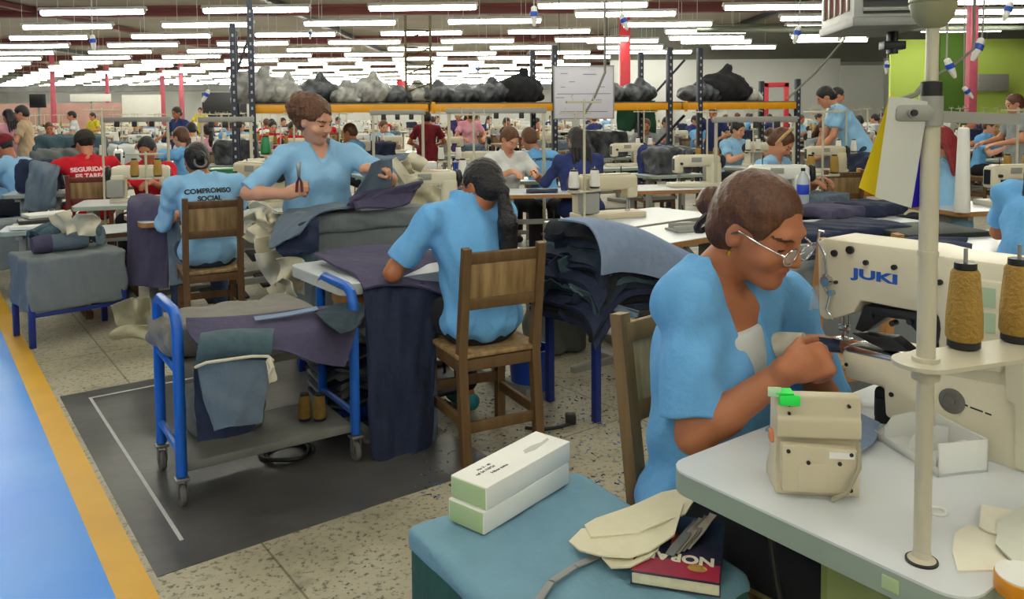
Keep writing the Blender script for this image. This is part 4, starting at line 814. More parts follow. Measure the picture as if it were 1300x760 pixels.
for k in range(4):
    y0, x0 = 668 - k * 3, 846 + k * 7
    drape('fabric_strip', 'thin grey strip of the bundle between cream patterns and book, number %s from the book' % ('one', 'two', 'three', 'four')[3 - k], 'fabric', [[bp(x0 - 2, y0 + 34, BZ + .028), bp(x0 + 9, y0 + 38, BZ + .028)], [bp(x0 + 20, y0 + 8, BZ + .04), bp(x0 + 30, y0 + 12, BZ + .04)], [bp(x0 + 34, y0 - 8, BZ + .034), bp(x0 + 42, y0 - 5, BZ + .034)]], (D_GREY, mat('taupe_strip', (150, 138, 124), .9), D_WARM, mat('pale_taupe_strip', (172, 164, 150), .9))[k], nu=8, nv=3, amp=.0015, th=.002)
part('foot_bar', WOOD, [o for o in C.objects if o.name == 'sewing_table'][0], lambda q: q.box((-.1, -.16, .3), (.9, .09, .03), .004))
# ================================================================ blue trolley on the dark floor patch
fl_, fr_ = gr(232, 642), gr(452, 584); fl_.z = fr_.z = 0; cx_ = (fr_ - fl_); crz = math.atan2(cx_.y, cx_.x); cl = cx_.length; cdp = .37
cn = Vector((-cx_.y, cx_.x, 0)).normalized(); cc = (fl_ + fr_) / 2 + cn * cdp / 2
ctop = at(222, 398, fl_.y).z; trol = thing('trolley', 'blue tubular trolley with fabric bundles standing on the dark floor patch', 'trolley', cc, crz)
xl, yl_ = cl / 2, cdp / 2
for s in (-1, 1):
    def U(q): 
        z0 = .115; P = [(s * xl, -yl_, z0), (s * xl, -yl_, ctop - .06), (s * xl, -yl_ + .02, ctop - .018), (s * xl, -yl_ + .06, ctop), (s * xl, yl_ - .06, ctop), (s * xl, yl_ - .02, ctop - .018), (s * xl, yl_, ctop - .06), (s * xl, yl_, z0)]; q.tube(P, .0205, 12)
    part('end_frame', BLUEP, trol, U)
    part('cross_tube', BLUEP, trol, lambda q: (q.tube([(s * xl, -yl_, .2), (s * xl, yl_, .2)], .014, 8), q.tube([(s * xl, -yl_, .5), (s * xl, yl_, .5)], .014, 8)))
    for t in (-1, 1):
        cst = part('caster', STEEL, trol, lambda q: (q.box((s * xl, t * yl_, .104), (.05, .05, .012), .003), q.box((s * xl - .016, t * yl_, .07), (.004, .034, .065), .001), q.box((s * xl + .016, t * yl_, .07), (.004, .034, .065), .001), q.cyl((s * xl, t * yl_, .09), (s * xl, t * yl_, .12), .01)))
        part('wheel', mat('grey_rubber', (96, 96, 92), .7), cst, lambda q: q.lathe([(.012, -.012), (.036, -.012), (.041, -.006), (.041, .006), (.036, .012), (.012, .012)], n=20, M=T((s * xl, t * yl_, .041), 0, 0, PI / 2)))
SHELF = mat('worn_grey_shelf', (132, 132, 126), .5, .1, .25, 6)
for z in (.15, .50):
    part('shelf', SHELF, trol, lambda q: (q.box((0, 0, z), (cl - .03, cdp - .02, .012), .003), q.box((0, -yl_ + .008, z - .01), (cl - .03, .014, .035), .003), q.box((0, yl_ - .008, z - .01), (cl - .03, .014, .035), .003)))
tl_ = lambda x, y, z: Vector((*(cc + Vector((math.cos(crz), math.sin(crz), 0)) * x + cn * y).xy, z))
gb = tl_(-.06, .1, .508); soft_box('fabric_bundle', 'warm grey canvas bundle on the back of the blue trolley', 'fabric', gb, (.62, .36, .13), crz + .05, D_WARM, .008, .007, .045, 3)
drape('denim_cloth', 'flat purple-grey denim sheet laid across the front of the blue trolley', 'fabric', px_grid([[(236, 404, 3.02), (320, 400, 3.15), (400, 390, 3.3), (452, 385, 3.45)], [(240, 424, 2.93), (330, 420, 3.03), (400, 414, 3.15), (455, 402, 3.3)], [(262, 446, 2.86), (340, 440, 2.94), (395, 446, 3.05), (446, 440, 3.2)], [(290, 452, 2.84), (350, 444, 2.92), (400, 460, 3.02), (437, 466, 3.14)]]), D_PURP, amp=.003, seed=2, th=.006)
drape('denim_cloth', 'dark teal denim flap folded over the right end of the trolley', 'fabric', px_grid([[(398, 396, 3.22), (430, 386, 3.32), (458, 384, 3.36)], [(412, 408, 3.12), (440, 402, 3.22), (462, 398, 3.3)], [(432, 424, 3.06), (450, 418, 3.14), (458, 410, 3.22)]]), cloth('dark_teal_denim', (44, 62, 72), .3), amp=.003, seed=5)
drape('selvage_strip', 'pale denim strip lying along the purple sheet', 'fabric', px_grid([[(322, 402, 3.09), (324, 407, 3.07)], [(362, 397, 3.17), (364, 401, 3.14)], [(402, 389, 3.25), (404, 393, 3.22)]]), D_PALE, amp=.001, nu=12, nv=3, th=.004)
hang = thing('hanging_bundle', 'folded teal denim bundle tied with cream strip hanging over the trolley front', 'fabric', at(295, 556, 2.78), 0); ho = hang.location
def hb(name, m_, rows, **k):
    o = cloth_mesh([[p - ho for p in r] for r in px_grid(rows)], **k).build(name, m_, hang, 60)
hb('rolled_top', D_TEAL, [[(262, 432, 2.92), (300, 426, 2.95), (347, 424, 2.99)], [(256, 424, 2.86), (300, 419, 2.9), (348, 419, 2.93)], [(253, 432, 2.79), (300, 428, 2.82), (347, 428, 2.86)], [(250, 448, 2.77), (300, 444, 2.8), (344, 446, 2.84)], [(249, 462, 2.79), (300, 456, 2.82), (341, 456, 2.86)]], amp=.003, th=.012, seed=3)
hb('front_flap', D_SLATE, [[(250, 462, 2.775), (295, 456, 2.8), (341, 457, 2.84)], [(256, 495, 2.76), (298, 494, 2.78), (338, 492, 2.82)], [(264, 522, 2.755), (300, 520, 2.77), (335, 516, 2.81)], [(272, 546, 2.76), (300, 540, 2.77), (333, 536, 2.81)]], amp=.003, th=.01, seed=4)
hb('back_flap', D_DARK, [[(246, 464, 2.83), (290, 458, 2.86), (336, 458, 2.9)], [(247, 500, 2.82), (290, 498, 2.85), (330, 500, 2.89)], [(249, 530, 2.82), (285, 532, 2.84), (326, 530, 2.88)], [(251, 560, 2.82), (285, 555, 2.84), (322, 546, 2.88)]], amp=.003, th=.012, seed=6)
def tie(q):
    q.tube([at(*p) - ho for p in ((248, 466, 2.765), (262, 460, 2.75), (290, 456, 2.775), (320, 452, 2.80), (340, 452, 2.825), (347, 458, 2.83))], .006, 6); q.tube([at(*p) - ho for p in ((341, 455, 2.81), (346, 466, 2.80), (342, 474, 2.80))], .008, 6)
part('tie', SCRAP, hang, tie)
hb('tie_tail', SCRAP, [[(338, 458, 2.815), (346, 460, 2.83)], [(340, 472, 2.80), (350, 472, 2.81)], [(342, 486, 2.81), (352, 482, 2.82)]], amp=.002, nu=8, nv=4)
for px, lb in ((387, 'left gold thread cone on the lower shelf of the trolley'), (406, 'right gold thread cone on the lower shelf of the trolley')):
    p = gr(px, 533, .157); make_cone(lb, (p.x, p.y, .157), None, mat('dull_gold_thread', (150, 116, 50), .8, 0, .3, 20, .5, 160), .115, .029)
p = tl_(-.12, .08, .157); soft_box('fabric_bundle', 'grey cloth heap at the back of the trolley lower shelf', 'fabric', p, (.3, .2, .2), crz, D_GREY, .01, .012, .05, 8)
rk = thing('slatted_stack', 'stack of dark ribbed strips behind the blue trolley', 'stack', (*at(432, 470, 3.75).xy, 0), .5)
for k in range(9): part('strip', D_DARK if k % 2 else D_GREY, rk, lambda q: q.sheet(lambda u, v: (-.13 + .26 * u, -.1 + .2 * v, .1 + k * .035 + .012 * math.sin(9 * u + k)), 10, 3, .012))
part('stand', NAVYP, rk, lambda q: (q.box((0, 0, .05), (.28, .22, .07), .01),))
pp = tl_(.12, .04, .0); tag(part('power_cable', BLACK, None, lambda q: q.tube([pp + Vector((.12 * math.cos(t) * (1 - t / 30), .09 * math.sin(t), .012 + .004 * math.sin(3 * t))) for t in np.linspace(0, 11, 40)], .009, 6)), 'black cable coiled on the floor under the trolley', 'cable')
# ================================================================ sewing table of the woman with the ponytail
CTZ = .72; t0 = Vector((-.72, 3.38, 0)); tcen = t0 + DB * .575 + DA * .3
make_table('sewing_table', 'white rounded sewing table of the woman with the long ponytail', 1.15, .6, CTZ, None, tcen, TH, rad=.06, th=.05, edge=mat('pale_grey_edging', (196, 200, 196), .4, 0, .05, 8))
part('drawer', WOODL, [o for o in C.objects if o.name == 'sewing_table.001'][0], lambda q: q.box((-.5, -.2, CTZ - .075), (.1, .14, .05), .006))
drape('denim_cloth', 'denim length hanging from the table to the floor, its shade coloured dark navy', 'fabric', px_grid([[(462, 352, 3.56), (497, 346, 3.66), (532, 350, 3.74), (574, 362, 3.8)], [(462, 372, 3.40), (495, 368, 3.46), (530, 371, 3.52), (562, 378, 3.62)], [(467, 450, 3.33), (495, 455, 3.38), (530, 452, 3.44), (552, 455, 3.50)], [(468, 520, 3.30), (495, 530, 3.36), (525, 530, 3.40), (550, 532, 3.46)], [(474, 584, 3.28), (500, 590, 3.32), (525, 593, 3.36), (543, 588, 3.43)]]), D_DARK, amp=.012, seed=3, th=.012, freq=1.2, nu=36, nv=36)  # same cloth as the table panel; its shade is put into the darker colour
drape('denim_cloth', 'purple-grey lit top of the hanging denim, spread on the table beside the ponytail woman', 'fabric', px_grid([[(398, 322, 3.86), (450, 314, 4.0), (520, 312, 4.12), (560, 322, 4.1)], [(418, 334, 3.68), (460, 328, 3.78), (520, 324, 3.92), (590, 336, 3.95)], [(448, 346, 3.52), (485, 342, 3.60), (535, 342, 3.74), (604, 352, 3.82)], [(462, 366, 3.385), (497, 362, 3.44), (534, 364, 3.52), (584, 384, 3.66)]]), D_PURP, amp=.006, seed=7, th=.01)  # lit upper part of the hanging cloth, lighter by its own material
drape('denim_cloth', 'paler inner fold of denim beside the hanging navy length', 'fabric', px_grid([[(540, 470, 3.52), (552, 462, 3.56)], [(545, 530, 3.49), (556, 525, 3.53)], [(540, 588, 3.46), (549, 578, 3.5)]]), D_SLATE, amp=.004, nu=14, nv=6)
tag(part('highlight_tag', CHROME, None, lambda q: (q.box(tuple(at(511, 324, 3.87) + Vector((0, 0, .014))), (.05, .012, .005), .002, rz=-.5),)), 'small bright tag standing for the white highlight on the purple denim', 'highlight')  # bright bar added as the white highlight on the cloth
CR = (-.14, 3.50); CRZ = math.radians(33); cl_ = lambda p: to_local(p, CR, CRZ)
K = person('woman with long black ponytail seen from behind at her table', CR, CRZ, SEAT, .005, SHIRT, PANTS, SKIND, 'pony', HAIRK, shoe=mat('teal_shoe', (40, 130, 140), .6), sleeve=.8, build=1.06, chest=A3(-.02, .06, .87), neck=A3(-.02, .10, 1.05), head=cl_(at(612, 234, 3.60)), yaw=.25, pitch=.25, nr=.05, tail1=(.005, -.035, -.14), tail2=(.015, -.02, -.30),
           shL=A3(-.2, .08, .985), shR=A3(.165, .09, .985), wrL=A3(-.2, .36, .80), wrR=A3(.12, .44, .84), hiL=A3(-.8, -.25, -.8), hiR=A3(.9, -.2, -.6))
make_chair('brown wooden chair with plywood back under the ponytail woman', CR, math.radians(27), sh=.455, h_=.90, wood=mat('olive_brown_wood', (112, 84, 50), .6, 0, .3, 6, .1, 40, kind='wood'))
b_ = gr(672, 494); bkt = thing('bucket', 'blue plastic bucket on the floor below the ponytail woman\'s table', 'bucket', (b_.x, b_.y, 0), 0)
part('bucket_body', BLUEPL, bkt, lambda q: q.lathe([(.085, 0), (.09, .005), (.11, .22), (.115, .225), (.105, .225), (.08, .01)], n=28)); part('handle', PGREY, bkt, lambda q: q.tube([(.11 * math.cos(t), 0, .2 - .09 * math.sin(t)) for t in np.linspace(0, PI, 12)], .003, 6))
p = gr(712, 548); tag(part('power_cable', BLACK, None, lambda q: (q.tube([p + Vector((-.16, .02, .012)), p + Vector((-.08, .0, .012)), p + Vector((.0, .03, .012)), p + Vector((.04, .06, .012))], .008, 6), q.box(tuple(p + Vector((.05, .08, .03))), (.05, .05, .05), .01))), 'black plug and cable lying on the floor beside the wooden chair', 'cable')
# ================================================================ grey padded box and the woman standing at it
g0, g1 = Vector((-1.05, 4.22, 0)), Vector((-.47, 4.62, 0)); gd = g1 - g0; grz = math.atan2(gd.y, gd.x); gl_ = gd.length; gn = Vector((-gd.y, gd.x, 0)).normalized(); gc = (g0 + g1) / 2 + gn * .16
gbx = thing('covered_bin', 'tall grey cloth covered bin in front of the standing woman', 'bin', gc, grz); GC = cloth('cool_grey_canvas', (118, 126, 130), .12)
soft_box('side_cover', '', '', (0, 0, .08), (gl_, .32, .76), 0, GC, .012, .006, .03, 2, parent=gbx); soft_box('top_cover', '', '', (0, 0, .80), (gl_ + .05, .37, .11), 0, GC, .012, .005, .035, 4, parent=gbx)
for sx in (-1, 1):
    for sy in (-1, 1): part('leg', NAVYP, gbx, lambda q: q.box((sx * (gl_ / 2 - .03), sy * .13, .045), (.035, .035, .09), .004))
GT = .915
drape('denim_cloth', 'slate denim panel lifted by the standing woman\'s left hand', 'fabric', px_grid([[(436, 266, 4.38), (465, 262, 4.44), (492, 252, 4.52)], [(450, 246, 4.36), (474, 238, 4.42), (497, 232, 4.5)], [(464, 224, 4.33), (480, 216, 4.4), (498, 210, 4.48)], [(472, 207, 4.33), (484, 203, 4.4), (497, 202, 4.48)]]), D_SLATE, amp=.006, seed=2, th=.006)
drape('denim_cloth', 'purple denim panel folded on top of the grey bin', 'fabric', px_grid([[(448, 263, 4.30), (480, 257, 4.42), (530, 240, 4.60)], [(443, 258, 4.30), (478, 246, 4.42), (537, 231, 4.62)], [(446, 250, 4.34), (485, 242, 4.47), (532, 236, 4.66)], [(452, 264, 4.26), (490, 264, 4.38), (520, 258, 4.5)]]), D_PURP, amp=.008, seed=4, th=.012)
drape('denim_cloth', 'pale slate denim sheet spread from the bin towards its left corner', 'fabric', px_grid([[(366, 266, 4.5), (410, 260, 4.5), (452, 258, 4.5)], [(352, 280, 4.36), (400, 266, 4.34), (450, 263, 4.36)], [(344, 302, 4.16), (372, 287, 4.12), (404, 271, 4.14)], [(342, 316, 4.08), (358, 308, 4.04), (380, 296, 4.02)]]), D_SLATE, amp=.008, seed=8, th=.008)
for k in range(3):
    drape('denim_cloth', '%s dark denim layer hanging under the slate sheet at the bin corner' % ('upper', 'middle', 'lowest')[k], 'fabric', px_grid([[(350 + 6 * k, 304 + 3 * k, 4.12 + .035 * k), (376 + 3 * k, 288 + 3 * k, 4.10 + .035 * k), (404, 274 + 3 * k, 4.12 + .03 * k)], [(352 + 9 * k, 318 + 5 * k, 4.10 + .035 * k), (379 + 5 * k, 306 + 7 * k, 4.08 + .035 * k), (404, 292 + 14 * k, 4.10 + .03 * k)], [(362 + 9 * k, 326 + 9 * k, 4.09 + .035 * k), (384 + 5 * k, 322 + 11 * k, 4.07 + .035 * k), (402, 318 + 12 * k, 4.09 + .03 * k)]]), (D_DARK, D_TEAL, D_DARK)[k], amp=.008, seed=20 + k, th=.012, nu=16, nv=16)
SR = (-1.14, 4.74); SRZ = math.radians(205); sl_ = lambda p: to_local(p, SR, SRZ)
S_ = person('standing woman in light blue tunic holding snips over the grey bin', SR, SRZ, STAND, .0055, SHIRTB, PANTS, SKINL, 'curly', HAIRC, sleeve=.95, build=1.1, vdep=.17, sc=1.05, pel=A3(0, 0, .80), chest=A3(0, .03, 1.035), neck=A3(.0, .05, 1.195), head=sl_(at(400, 152, 4.62)) / 1.05, yaw=.62, pitch=.32, tilt=.06, sw=.175, vz=.03, vr=.06, knees=(A3(-.1, .03, .44), A3(.1, .02, .44)),
           wrR=sl_(at(364, 246, 4.40)) / 1.05, hdR=A3(-.55, .55, .25), hnR=A3(.35, .75, .3), wrL=sl_(at(466, 214, 4.46)) / 1.05, hdL=A3(-.75, .5, .15), hnL=A3(.2, .2, 1), hiR=A3(.9, -.3, -.5), hiL=A3(-.9, -.2, -.5), curlR=.95, thumb=.8, curlL=.7)
h0 = at(380, 232, 4.34); snp = thing('scissors', 'dark thread snips held upright by the standing woman', 'scissors', h0, 0)
part('blade', STEEL, snp, lambda q: q.box((.004, 0, .07), (.012, .005, .09), .001, ry=.1)); part('blade', STEEL, snp, lambda q: q.box((-.008, 0, .065), (.01, .005, .08), .001, ry=-.12)); part('handle', mat('dark_red_handle', (88, 30, 32), .5), snp, lambda q: q.tube([(-.016, 0, -.05), (-.012, 0, 0), (0, 0, .03), (.012, 0, 0), (.014, 0, -.05)], .008, 8))
def scrap(label, p, y, w_=.12, h_=.16, seed=0, m_=SCRAP, rz=0.0, tilt=.5, name='fabric_scrap', n=3):
    """crumpled limp cut piece with pointed corners"""
    rr = random.Random(seed); o = Vector(at(p[0], p[1], y)); G = []
    for i in range(4):
        row = []
        for j in range(4):
            u, v = i / 3 - .5, j / 3 - .5; sp = 1 - .5 * abs(u) * rr.random()
            x, z = w_ * v * 2 * sp * .5, h_ * u; yy = rr.uniform(-.05, .05) + .04 * math.sin(5 * v + seed); row.append(o + Vector((x * math.cos(rz) - z * math.sin(rz), yy, z * math.cos(rz) + x * math.sin(rz))) + Vector((0, -z * tilt, 0)))
        G.append(row)
    return drape(name, label, 'fabric', G, m_, seed=seed, amp=.003, nu=12, nv=12, th=.004, freq=1)
for k, (px, py, y, w_, h_, rz) in enumerate(((332, 282, 4.45, .1, .14, .5), (346, 276, 4.5, .14, .1, -.3), (328, 300, 4.38, .1, .12, .9), (350, 340, 4.2, .16, .2, .2), (372, 350, 4.1, .14, .2, -.2), (345, 318, 4.25, .13, .16, .1), (362, 368, 4.05, .12, .12, .6))):
    scrap('cream interlining scrap at the left of the grey bin, %s from the top' % ('second', 'first', 'third', 'fifth', 'sixth', 'fourth', 'lowest')[k], (px, py), y, w_, h_, k + 3, rz=rz)
for k, (px, py, y, w_, h_, rz) in enumerate(((505, 222, 5.0, .1, .2, .5), (520, 232, 5.05, .16, .1, -.3), (512, 214, 5.1, .12, .1, .3), (540, 248, 5.1, .2, .14, -.2), (508, 250, 4.95, .14, .1, .1), (545, 268, 5.0, .2, .1, .3), (527, 206, 5.15, .1, .12, .9))):
    scrap('cream interlining scrap heaped behind the purple panel, %s of the heap' % ('left side', 'middle', 'upper left', 'right side', 'lower left', 'lower right', 'top')[k], (px, py), y, w_, h_, k + 30, rz=rz)
for k, (px, py, y, w_, h_, rz) in enumerate(((166, 398, 5.3, .2, .2, .3), (182, 400, 5.25, .12, .24, -.1), (170, 424, 5.15, .26, .12, .1))):
    scrap('cream fabric scrap dropped on the floor beside the grey covered trolley, %s' % ('pointed one', 'narrow upright one', 'flat lowest one')[k], (px, py), y, w_, h_, k + 50, rz=rz, m_=cloth('grey_cream_cloth', (186, 182, 156), .15, 14))
# ================================================================ grey covered trolley at the aisle
f0 = gr(40, 443); f0.z = 0; fd = Vector((.72, .69, 0)).normalized(); fn_ = Vector((-fd.y, fd.x, 0)); fl2 = .56; fdp = .42; frz = math.atan2(fd.y, fd.x); fc = f0 + fd * fl2 / 2 + fn_ * fdp / 2
ft = at(35, 330, f0.y).z; ltr = thing('covered_trolley', 'grey cloth covered trolley with blue legs beside the yellow line', 'trolley', fc, frz)
soft_box('cloth_cover', '', '', (0, 0, .215), (fl2 + .03, fdp + .03, ft - .215), 0, GC, .01, .006, .02, 5, parent=ltr)
for sx in (-1, 1):
    for sy in (-1, 1): part('leg', NAVYP, ltr, lambda q: q.box((sx * (fl2 / 2 - .01), sy * (fdp / 2 - .01), .16), (.035, .035, .32), .003))
part('lower_rail', NAVYP, ltr, lambda q: q.box((0, -fdp / 2 + .01, .2), (fl2 - .05, .02, .025), .003))
ll = lambda x, y, z: Vector((*(fc + fd * x + fn_ * y).xy, z)); fr1 = thing('fabric_roll', 'folded denim roll lying on the grey covered trolley', 'fabric', ll(-.05, -.02, ft), frz)
part('roll', D_SLATE, fr1, lambda q: q.tube([(-.06, 0, .062), (.1, 0, .062), (.16, .005, .06)], [.055, .06, .05], 14)); part('dark_end', D_PURP, fr1, lambda q: q.tube([(-.16, 0, .058), (-.1, 0, .062), (-.055, 0, .063)], [.05, .062, .062], 14))
drape('denim_cloth', 'dark denim pieces heaped behind the roll on the grey trolley', 'fabric', [[ll(-.2, .12, ft + .1), ll(0, .16, ft + .17), ll(.2, .14, ft + .06)], [ll(-.18, .06, ft + .13), ll(.02, .08, ft + .2), ll(.22, .06, ft + .12)], [ll(-.1, .02, ft + .1), ll(.05, .02, ft + .13), ll(.2, 0, ft + .02)]], D_TEAL, amp=.014, seed=5, th=.03, nu=18, nv=18)
drape('denim_cloth', 'blue-grey denim strip falling to the right of the roll', 'fabric', [[ll(.1, .14, ft + .2), ll(.16, .14, ft + .19)], [ll(.17, .04, ft + .14), ll(.24, .06, ft + .12)], [ll(.16, -.06, ft + .02), ll(.22, -.03, ft + .02)]], D_SLATE, amp=.006, th=.008, nu=12, nv=6)
for k, (px, rz) in enumerate(((80, .3), (107, -.1))): scrap('cream pointed flap on the heap at the aisle trolley, %s of two' % ('left', 'right')[k], (px, 284), 5.22, .15, .15, 60 + k, rz=rz, tilt=.2)
# ================================================================ woman with printed shirt, her chair, table and machine
PR = (-1.99, 5.28); PRZ = math.radians(31); pl = lambda p: to_local(p, PR, PRZ)
PW = person('woman seen from behind in pale blue shirt with black printed slogan', PR, PRZ, SEAT, .0065, SHIRTB, PANTSB, SKIND, 'bun', HAIRK, sleeve=1.1, build=1.1, vneck=False, pitch=.3, sw=.2, neck=A3(0, .075, 1.03), head=pl(at(250, 203, 5.40)), hiL=A3(-.6, -.4, -.9), hiR=A3(.6, -.4, -.9), wrL=A3(-.12, .38, .77), wrR=A3(.12, .42, .78), tie=mat('grey_hair_tie', (120, 112, 106), .7))
back_text(PW, ['COMPROMISO', 'SOCIAL'], .044, INKK, .07, 1.15)
make_chair('dark wooden chair with tan panel under the woman with the slogan shirt', PR, math.radians(28), h_=.92, w_=.37)
make_table('sewing_table', 'white topped sewing table in front of the slogan shirt woman', 1.2, .6, CTZ, None, Vector((-2.02, 5.3, 0)) + DA * .62 + DB * .28, TH, edge=WOODL)
make_table('sewing_table', 'low wood edged table behind the grey covered trolley', .6, .5, .6, None, (*at(136, 290, 5.95).xy, 0), TH, edge=WOOD, legs=WOOD)
drape('denim_cloth', 'purple denim length hanging between table and slogan shirt woman', 'fabric', px_grid([[(165, 249, 5.75), (190, 247, 5.8), (208, 250, 5.85)], [(162, 262, 5.5), (188, 262, 5.52), (214, 264, 5.55)], [(162, 310, 5.45), (188, 315, 5.47), (214, 312, 5.5)], [(160, 362, 5.42), (188, 364, 5.44), (214, 366, 5.46)]]), D_PURP, amp=.008, seed=12, th=.012)
drape('denim_cloth', 'pale denim length hanging beside the slogan shirt woman\'s chair', 'fabric', px_grid([[(212, 280, 5.42), (226, 282, 5.38)], [(214, 320, 5.38), (234, 322, 5.32)], [(216, 362, 5.35), (240, 360, 5.3)]]), D_SLATE, amp=.008, seed=13, th=.01, nu=16, nv=8)
make_machine('beige sewing machine to the right of the slogan shirt woman', (*at(326, 262, 6.35).xy, CTZ), TH - 1.3, body=BEIGE, s=1.15)
p = at(325, 245, 5.6); make_table('sewing_table', 'grey topped table under the beige machine beside the standing woman', .9, .55, CTZ, None, (*at(345, 262, 6.5).xy, 0), TH, edge=EDGEG)
for k, (px, py, rz) in enumerate(((325, 272, .3), (338, 268, -.4))): scrap('white paper piece on the beige machine\'s table, %s one' % ('front', 'rear')[k], (px, py), 5.45, .22, .1, 70 + k, PAPER, rz, 1.2, 'paper_sheet')
# ================================================================ denim heap on navy stand behind the woman in glasses
n0 = gr(757, 535); n0.z = 0; ncen = n0 + DB * .42 + DA * .17
nst = thing('stand', 'navy legged stand buried under the dark denim heap', 'stand', ncen, TH)
for sx in (-1, 1):
    for sy in (-1, 1): part('leg', NAVYP, nst, lambda q: q.box((sx * .42, sy * .17, .24), (.034, .034, .48), .003))
part('shelf', SHELF, nst, lambda q: (q.box((0, 0, .485), (.9, .4, .02), .004), q.box((0, 0, .2), (.84, .03, .03), .003)))
nl_ = lambda x, y, z: Vector((*(ncen + DB * x + DA * y).xy, z))
for k in range(12):
    z = .52 + .033 * k; ov = -.52 - .02 * (k % 3) + .012 * k; rr = random.Random(k); sg = lambda x: .02 * math.sin(x * 4 + k) - .9 * max(0, x + .32) * (k / 11) ** 1.3
    drape('folded_denim', '%s folded dark denim piece counted from the bottom of the heap' % ('first', 'second', 'third', 'fourth', 'fifth', 'sixth', 'seventh', 'eighth', 'ninth', 'tenth', 'eleventh', 'twelfth')[k], 'fabric',
          [[nl_(ov, y, z - .05 + .01 * rr.random() - .1 * (y < -.2)), nl_(-.35, y, z + .01), nl_(-.1, y, z + sg(-.1) * .5), nl_(.2, y, z + sg(.2) * .5 - .02), nl_(.45, y, z + sg(.45) * .45 - .03)] for y in (-.25 - .03 * rr.random(), -.2, 0, .2)], (D_DARK, cloth('black_denim', (30, 34, 44), .3), D_DARK, cloth('ink_denim', (40, 54, 72), .3), D_TEAL)[k % 5], amp=.010, seed=40 + k, th=.028, nu=14, nv=26, freq=.9)
drape('denim_cloth', 'pale blue denim panel draped over the top of the dark heap', 'fabric', [[nl_(x, y, .92 + (-.45 * max(0, x + .32) if x < 1 else 0) + dz) for y, dz in ((-.335, -.19), (-.325, -.07), (-.25, .02), (-.04, .02))] for x in (-.54, -.4, -.2, 0, .2, .45)], D_PALE, amp=.004, seed=3, th=.008, nu=30, nv=14)
drape('denim_cloth', 'slate denim edge hanging low at the front of the dark heap', 'fabric', px_grid([[(722, 360, 3.72), (724, 366, 3.7)], [(760, 378, 3.68), (758, 386, 3.66)], [(812, 396, 3.64), (808, 404, 3.62)]]), D_SLATE, amp=.006, seed=9, nu=16, nv=4, th=.01)
for k, (px, py, y, w_, h_) in enumerate(((728, 300, 3.95, .12, .2), (718, 318, 3.9, .1, .2), (735, 335, 3.85, .2, .14), (722, 345, 3.85, .12, .2), (712, 380, 3.85, .12, .26), (740, 395, 3.75, .16, .2))):
    scrap('crumpled dark denim end at the left of the heap, %s from the top' % ('first', 'second', 'third', 'fourth', 'fifth', 'last')[k], (px, py), y, w_, h_, 80 + k, (D_TEAL, D_DARK)[k % 2], rz=.2 * k, name='denim_scrap')
soft_box('fabric_bundle', 'grey cloth bundle on the floor below the dark denim heap', 'fabric', (*gr(705, 442).xy, 0), (.3, .3, .38), .5, D_GREY, .012, .01, .04, 6)
# ================================================================ orange storage rack across the hall
ra, rb = at(315, 139, 10.2), at(1015, 133.5, 12.6); rz_ = (ra.z + rb.z) / 2; rdv = Vector((rb.x - ra.x, rb.y - ra.y, 0)); rl = rdv.length; rrz = math.atan2(rdv.y, rdv.x); ru = rdv.normalized(); rn = Vector((-ru.y, ru.x, 0))
rack = thing('storage_rack', 'long pallet rack with orange beams carrying bags above the sewing rows', 'rack', (ra.x, ra.y, 0), rrz)
def rx(px):
    d = ray(px, 137); t = (Vector((ra.x, ra.y)).dot(rn.xy)) / d.xy.dot(rn.xy); return (Vector((d.x * t, d.y * t)) - ra.xy).dot(ru.xy)
RK = mat('blue_grey_upright', (44, 50, 66), .5, .2, .2, 8); posts = [(289, 2.62), (312, 2.8), (703, 2.3), (704.5, 2.3), (848, 2.3), (887, 2.3)]
seg = [0, rx(545), rx(705), rx(866), rl]
for k in range(4):
    a, b = seg[k] + .05, seg[k + 1] - .05
    for y in (0, .95): part('beam', ORANGE, rack, lambda q: (q.box(((a + b) / 2, y, rz_), (b - a + .06, .05, .105), .008), q.box((a, y - .03, rz_), (.05, .012, .16), .003)))
    part('deck', mat('plain_deck_board', (120, 104, 82), .8, 0, .2, 5, kind='wood'), rack, lambda q: q.box(((a + b) / 2, .47, rz_ + .06), (b - a, .98, .02)))
def upright(x, y, h_, holes=True):
    o = part('upright', RK, rack, lambda q: (q.box((x, y, h_ / 2), (.075, .07, h_), .006), q.box((x, y, .005), (.14, .12, .01))))
    if holes: part('slot', mat('slot_light', (170, 172, 170), .6), o, lambda q: [q.box((x, y - .0355, z), (.022, .003, .035)) for z in np.arange(.2, h_ - .1, .1)])
for x, h_ in ((-.16, 2.55), (.05, 2.85), (rx(704), 2.35), (rx(850), 2.35), (rx(888), 2.35), (rl - .04, 1.9)):
    upright(x, -.05 if x < .2 else 0, h_); upright(x, .95, h_)
for x0, z0, x1, z1 in ((-.16, 1.9, .05, 2.5), (rx(850), 1.7, rx(888), 2.2), (rx(850), .9, rx(888), 1.35)): part('brace', RK, rack, lambda q: q.tube([(x0, .45, z0), (x1, .45, z1)], .022, 4))
TRS = mat('dark_gold_truss', (86, 74, 46), .5, .3, .2, 9)
def truss(q):
    for px in (521, 553): q.cyl((rx(px), .3, rz_ + .07), (rx(px), .3, 2.75), .018, n=6)
    for i in range(9): z = rz_ + .1 + i * .12; q.cyl((rx(521), .3, z), (rx(553), .3, z + (.12 if i % 2 else 0)), .010, n=5)
part('truss_post', TRS, rack, truss)
part('top_lamp', mat('yellow_beacon', (222, 190, 60), .4), rack, lambda q: (q.cyl((.05, -.05, 2.85), (.05, -.05, 3.02), .05, n=12), q.cyl((.05, -.05, 3.02), (.05, -.05, 3.1), .035, .02, n=12)))
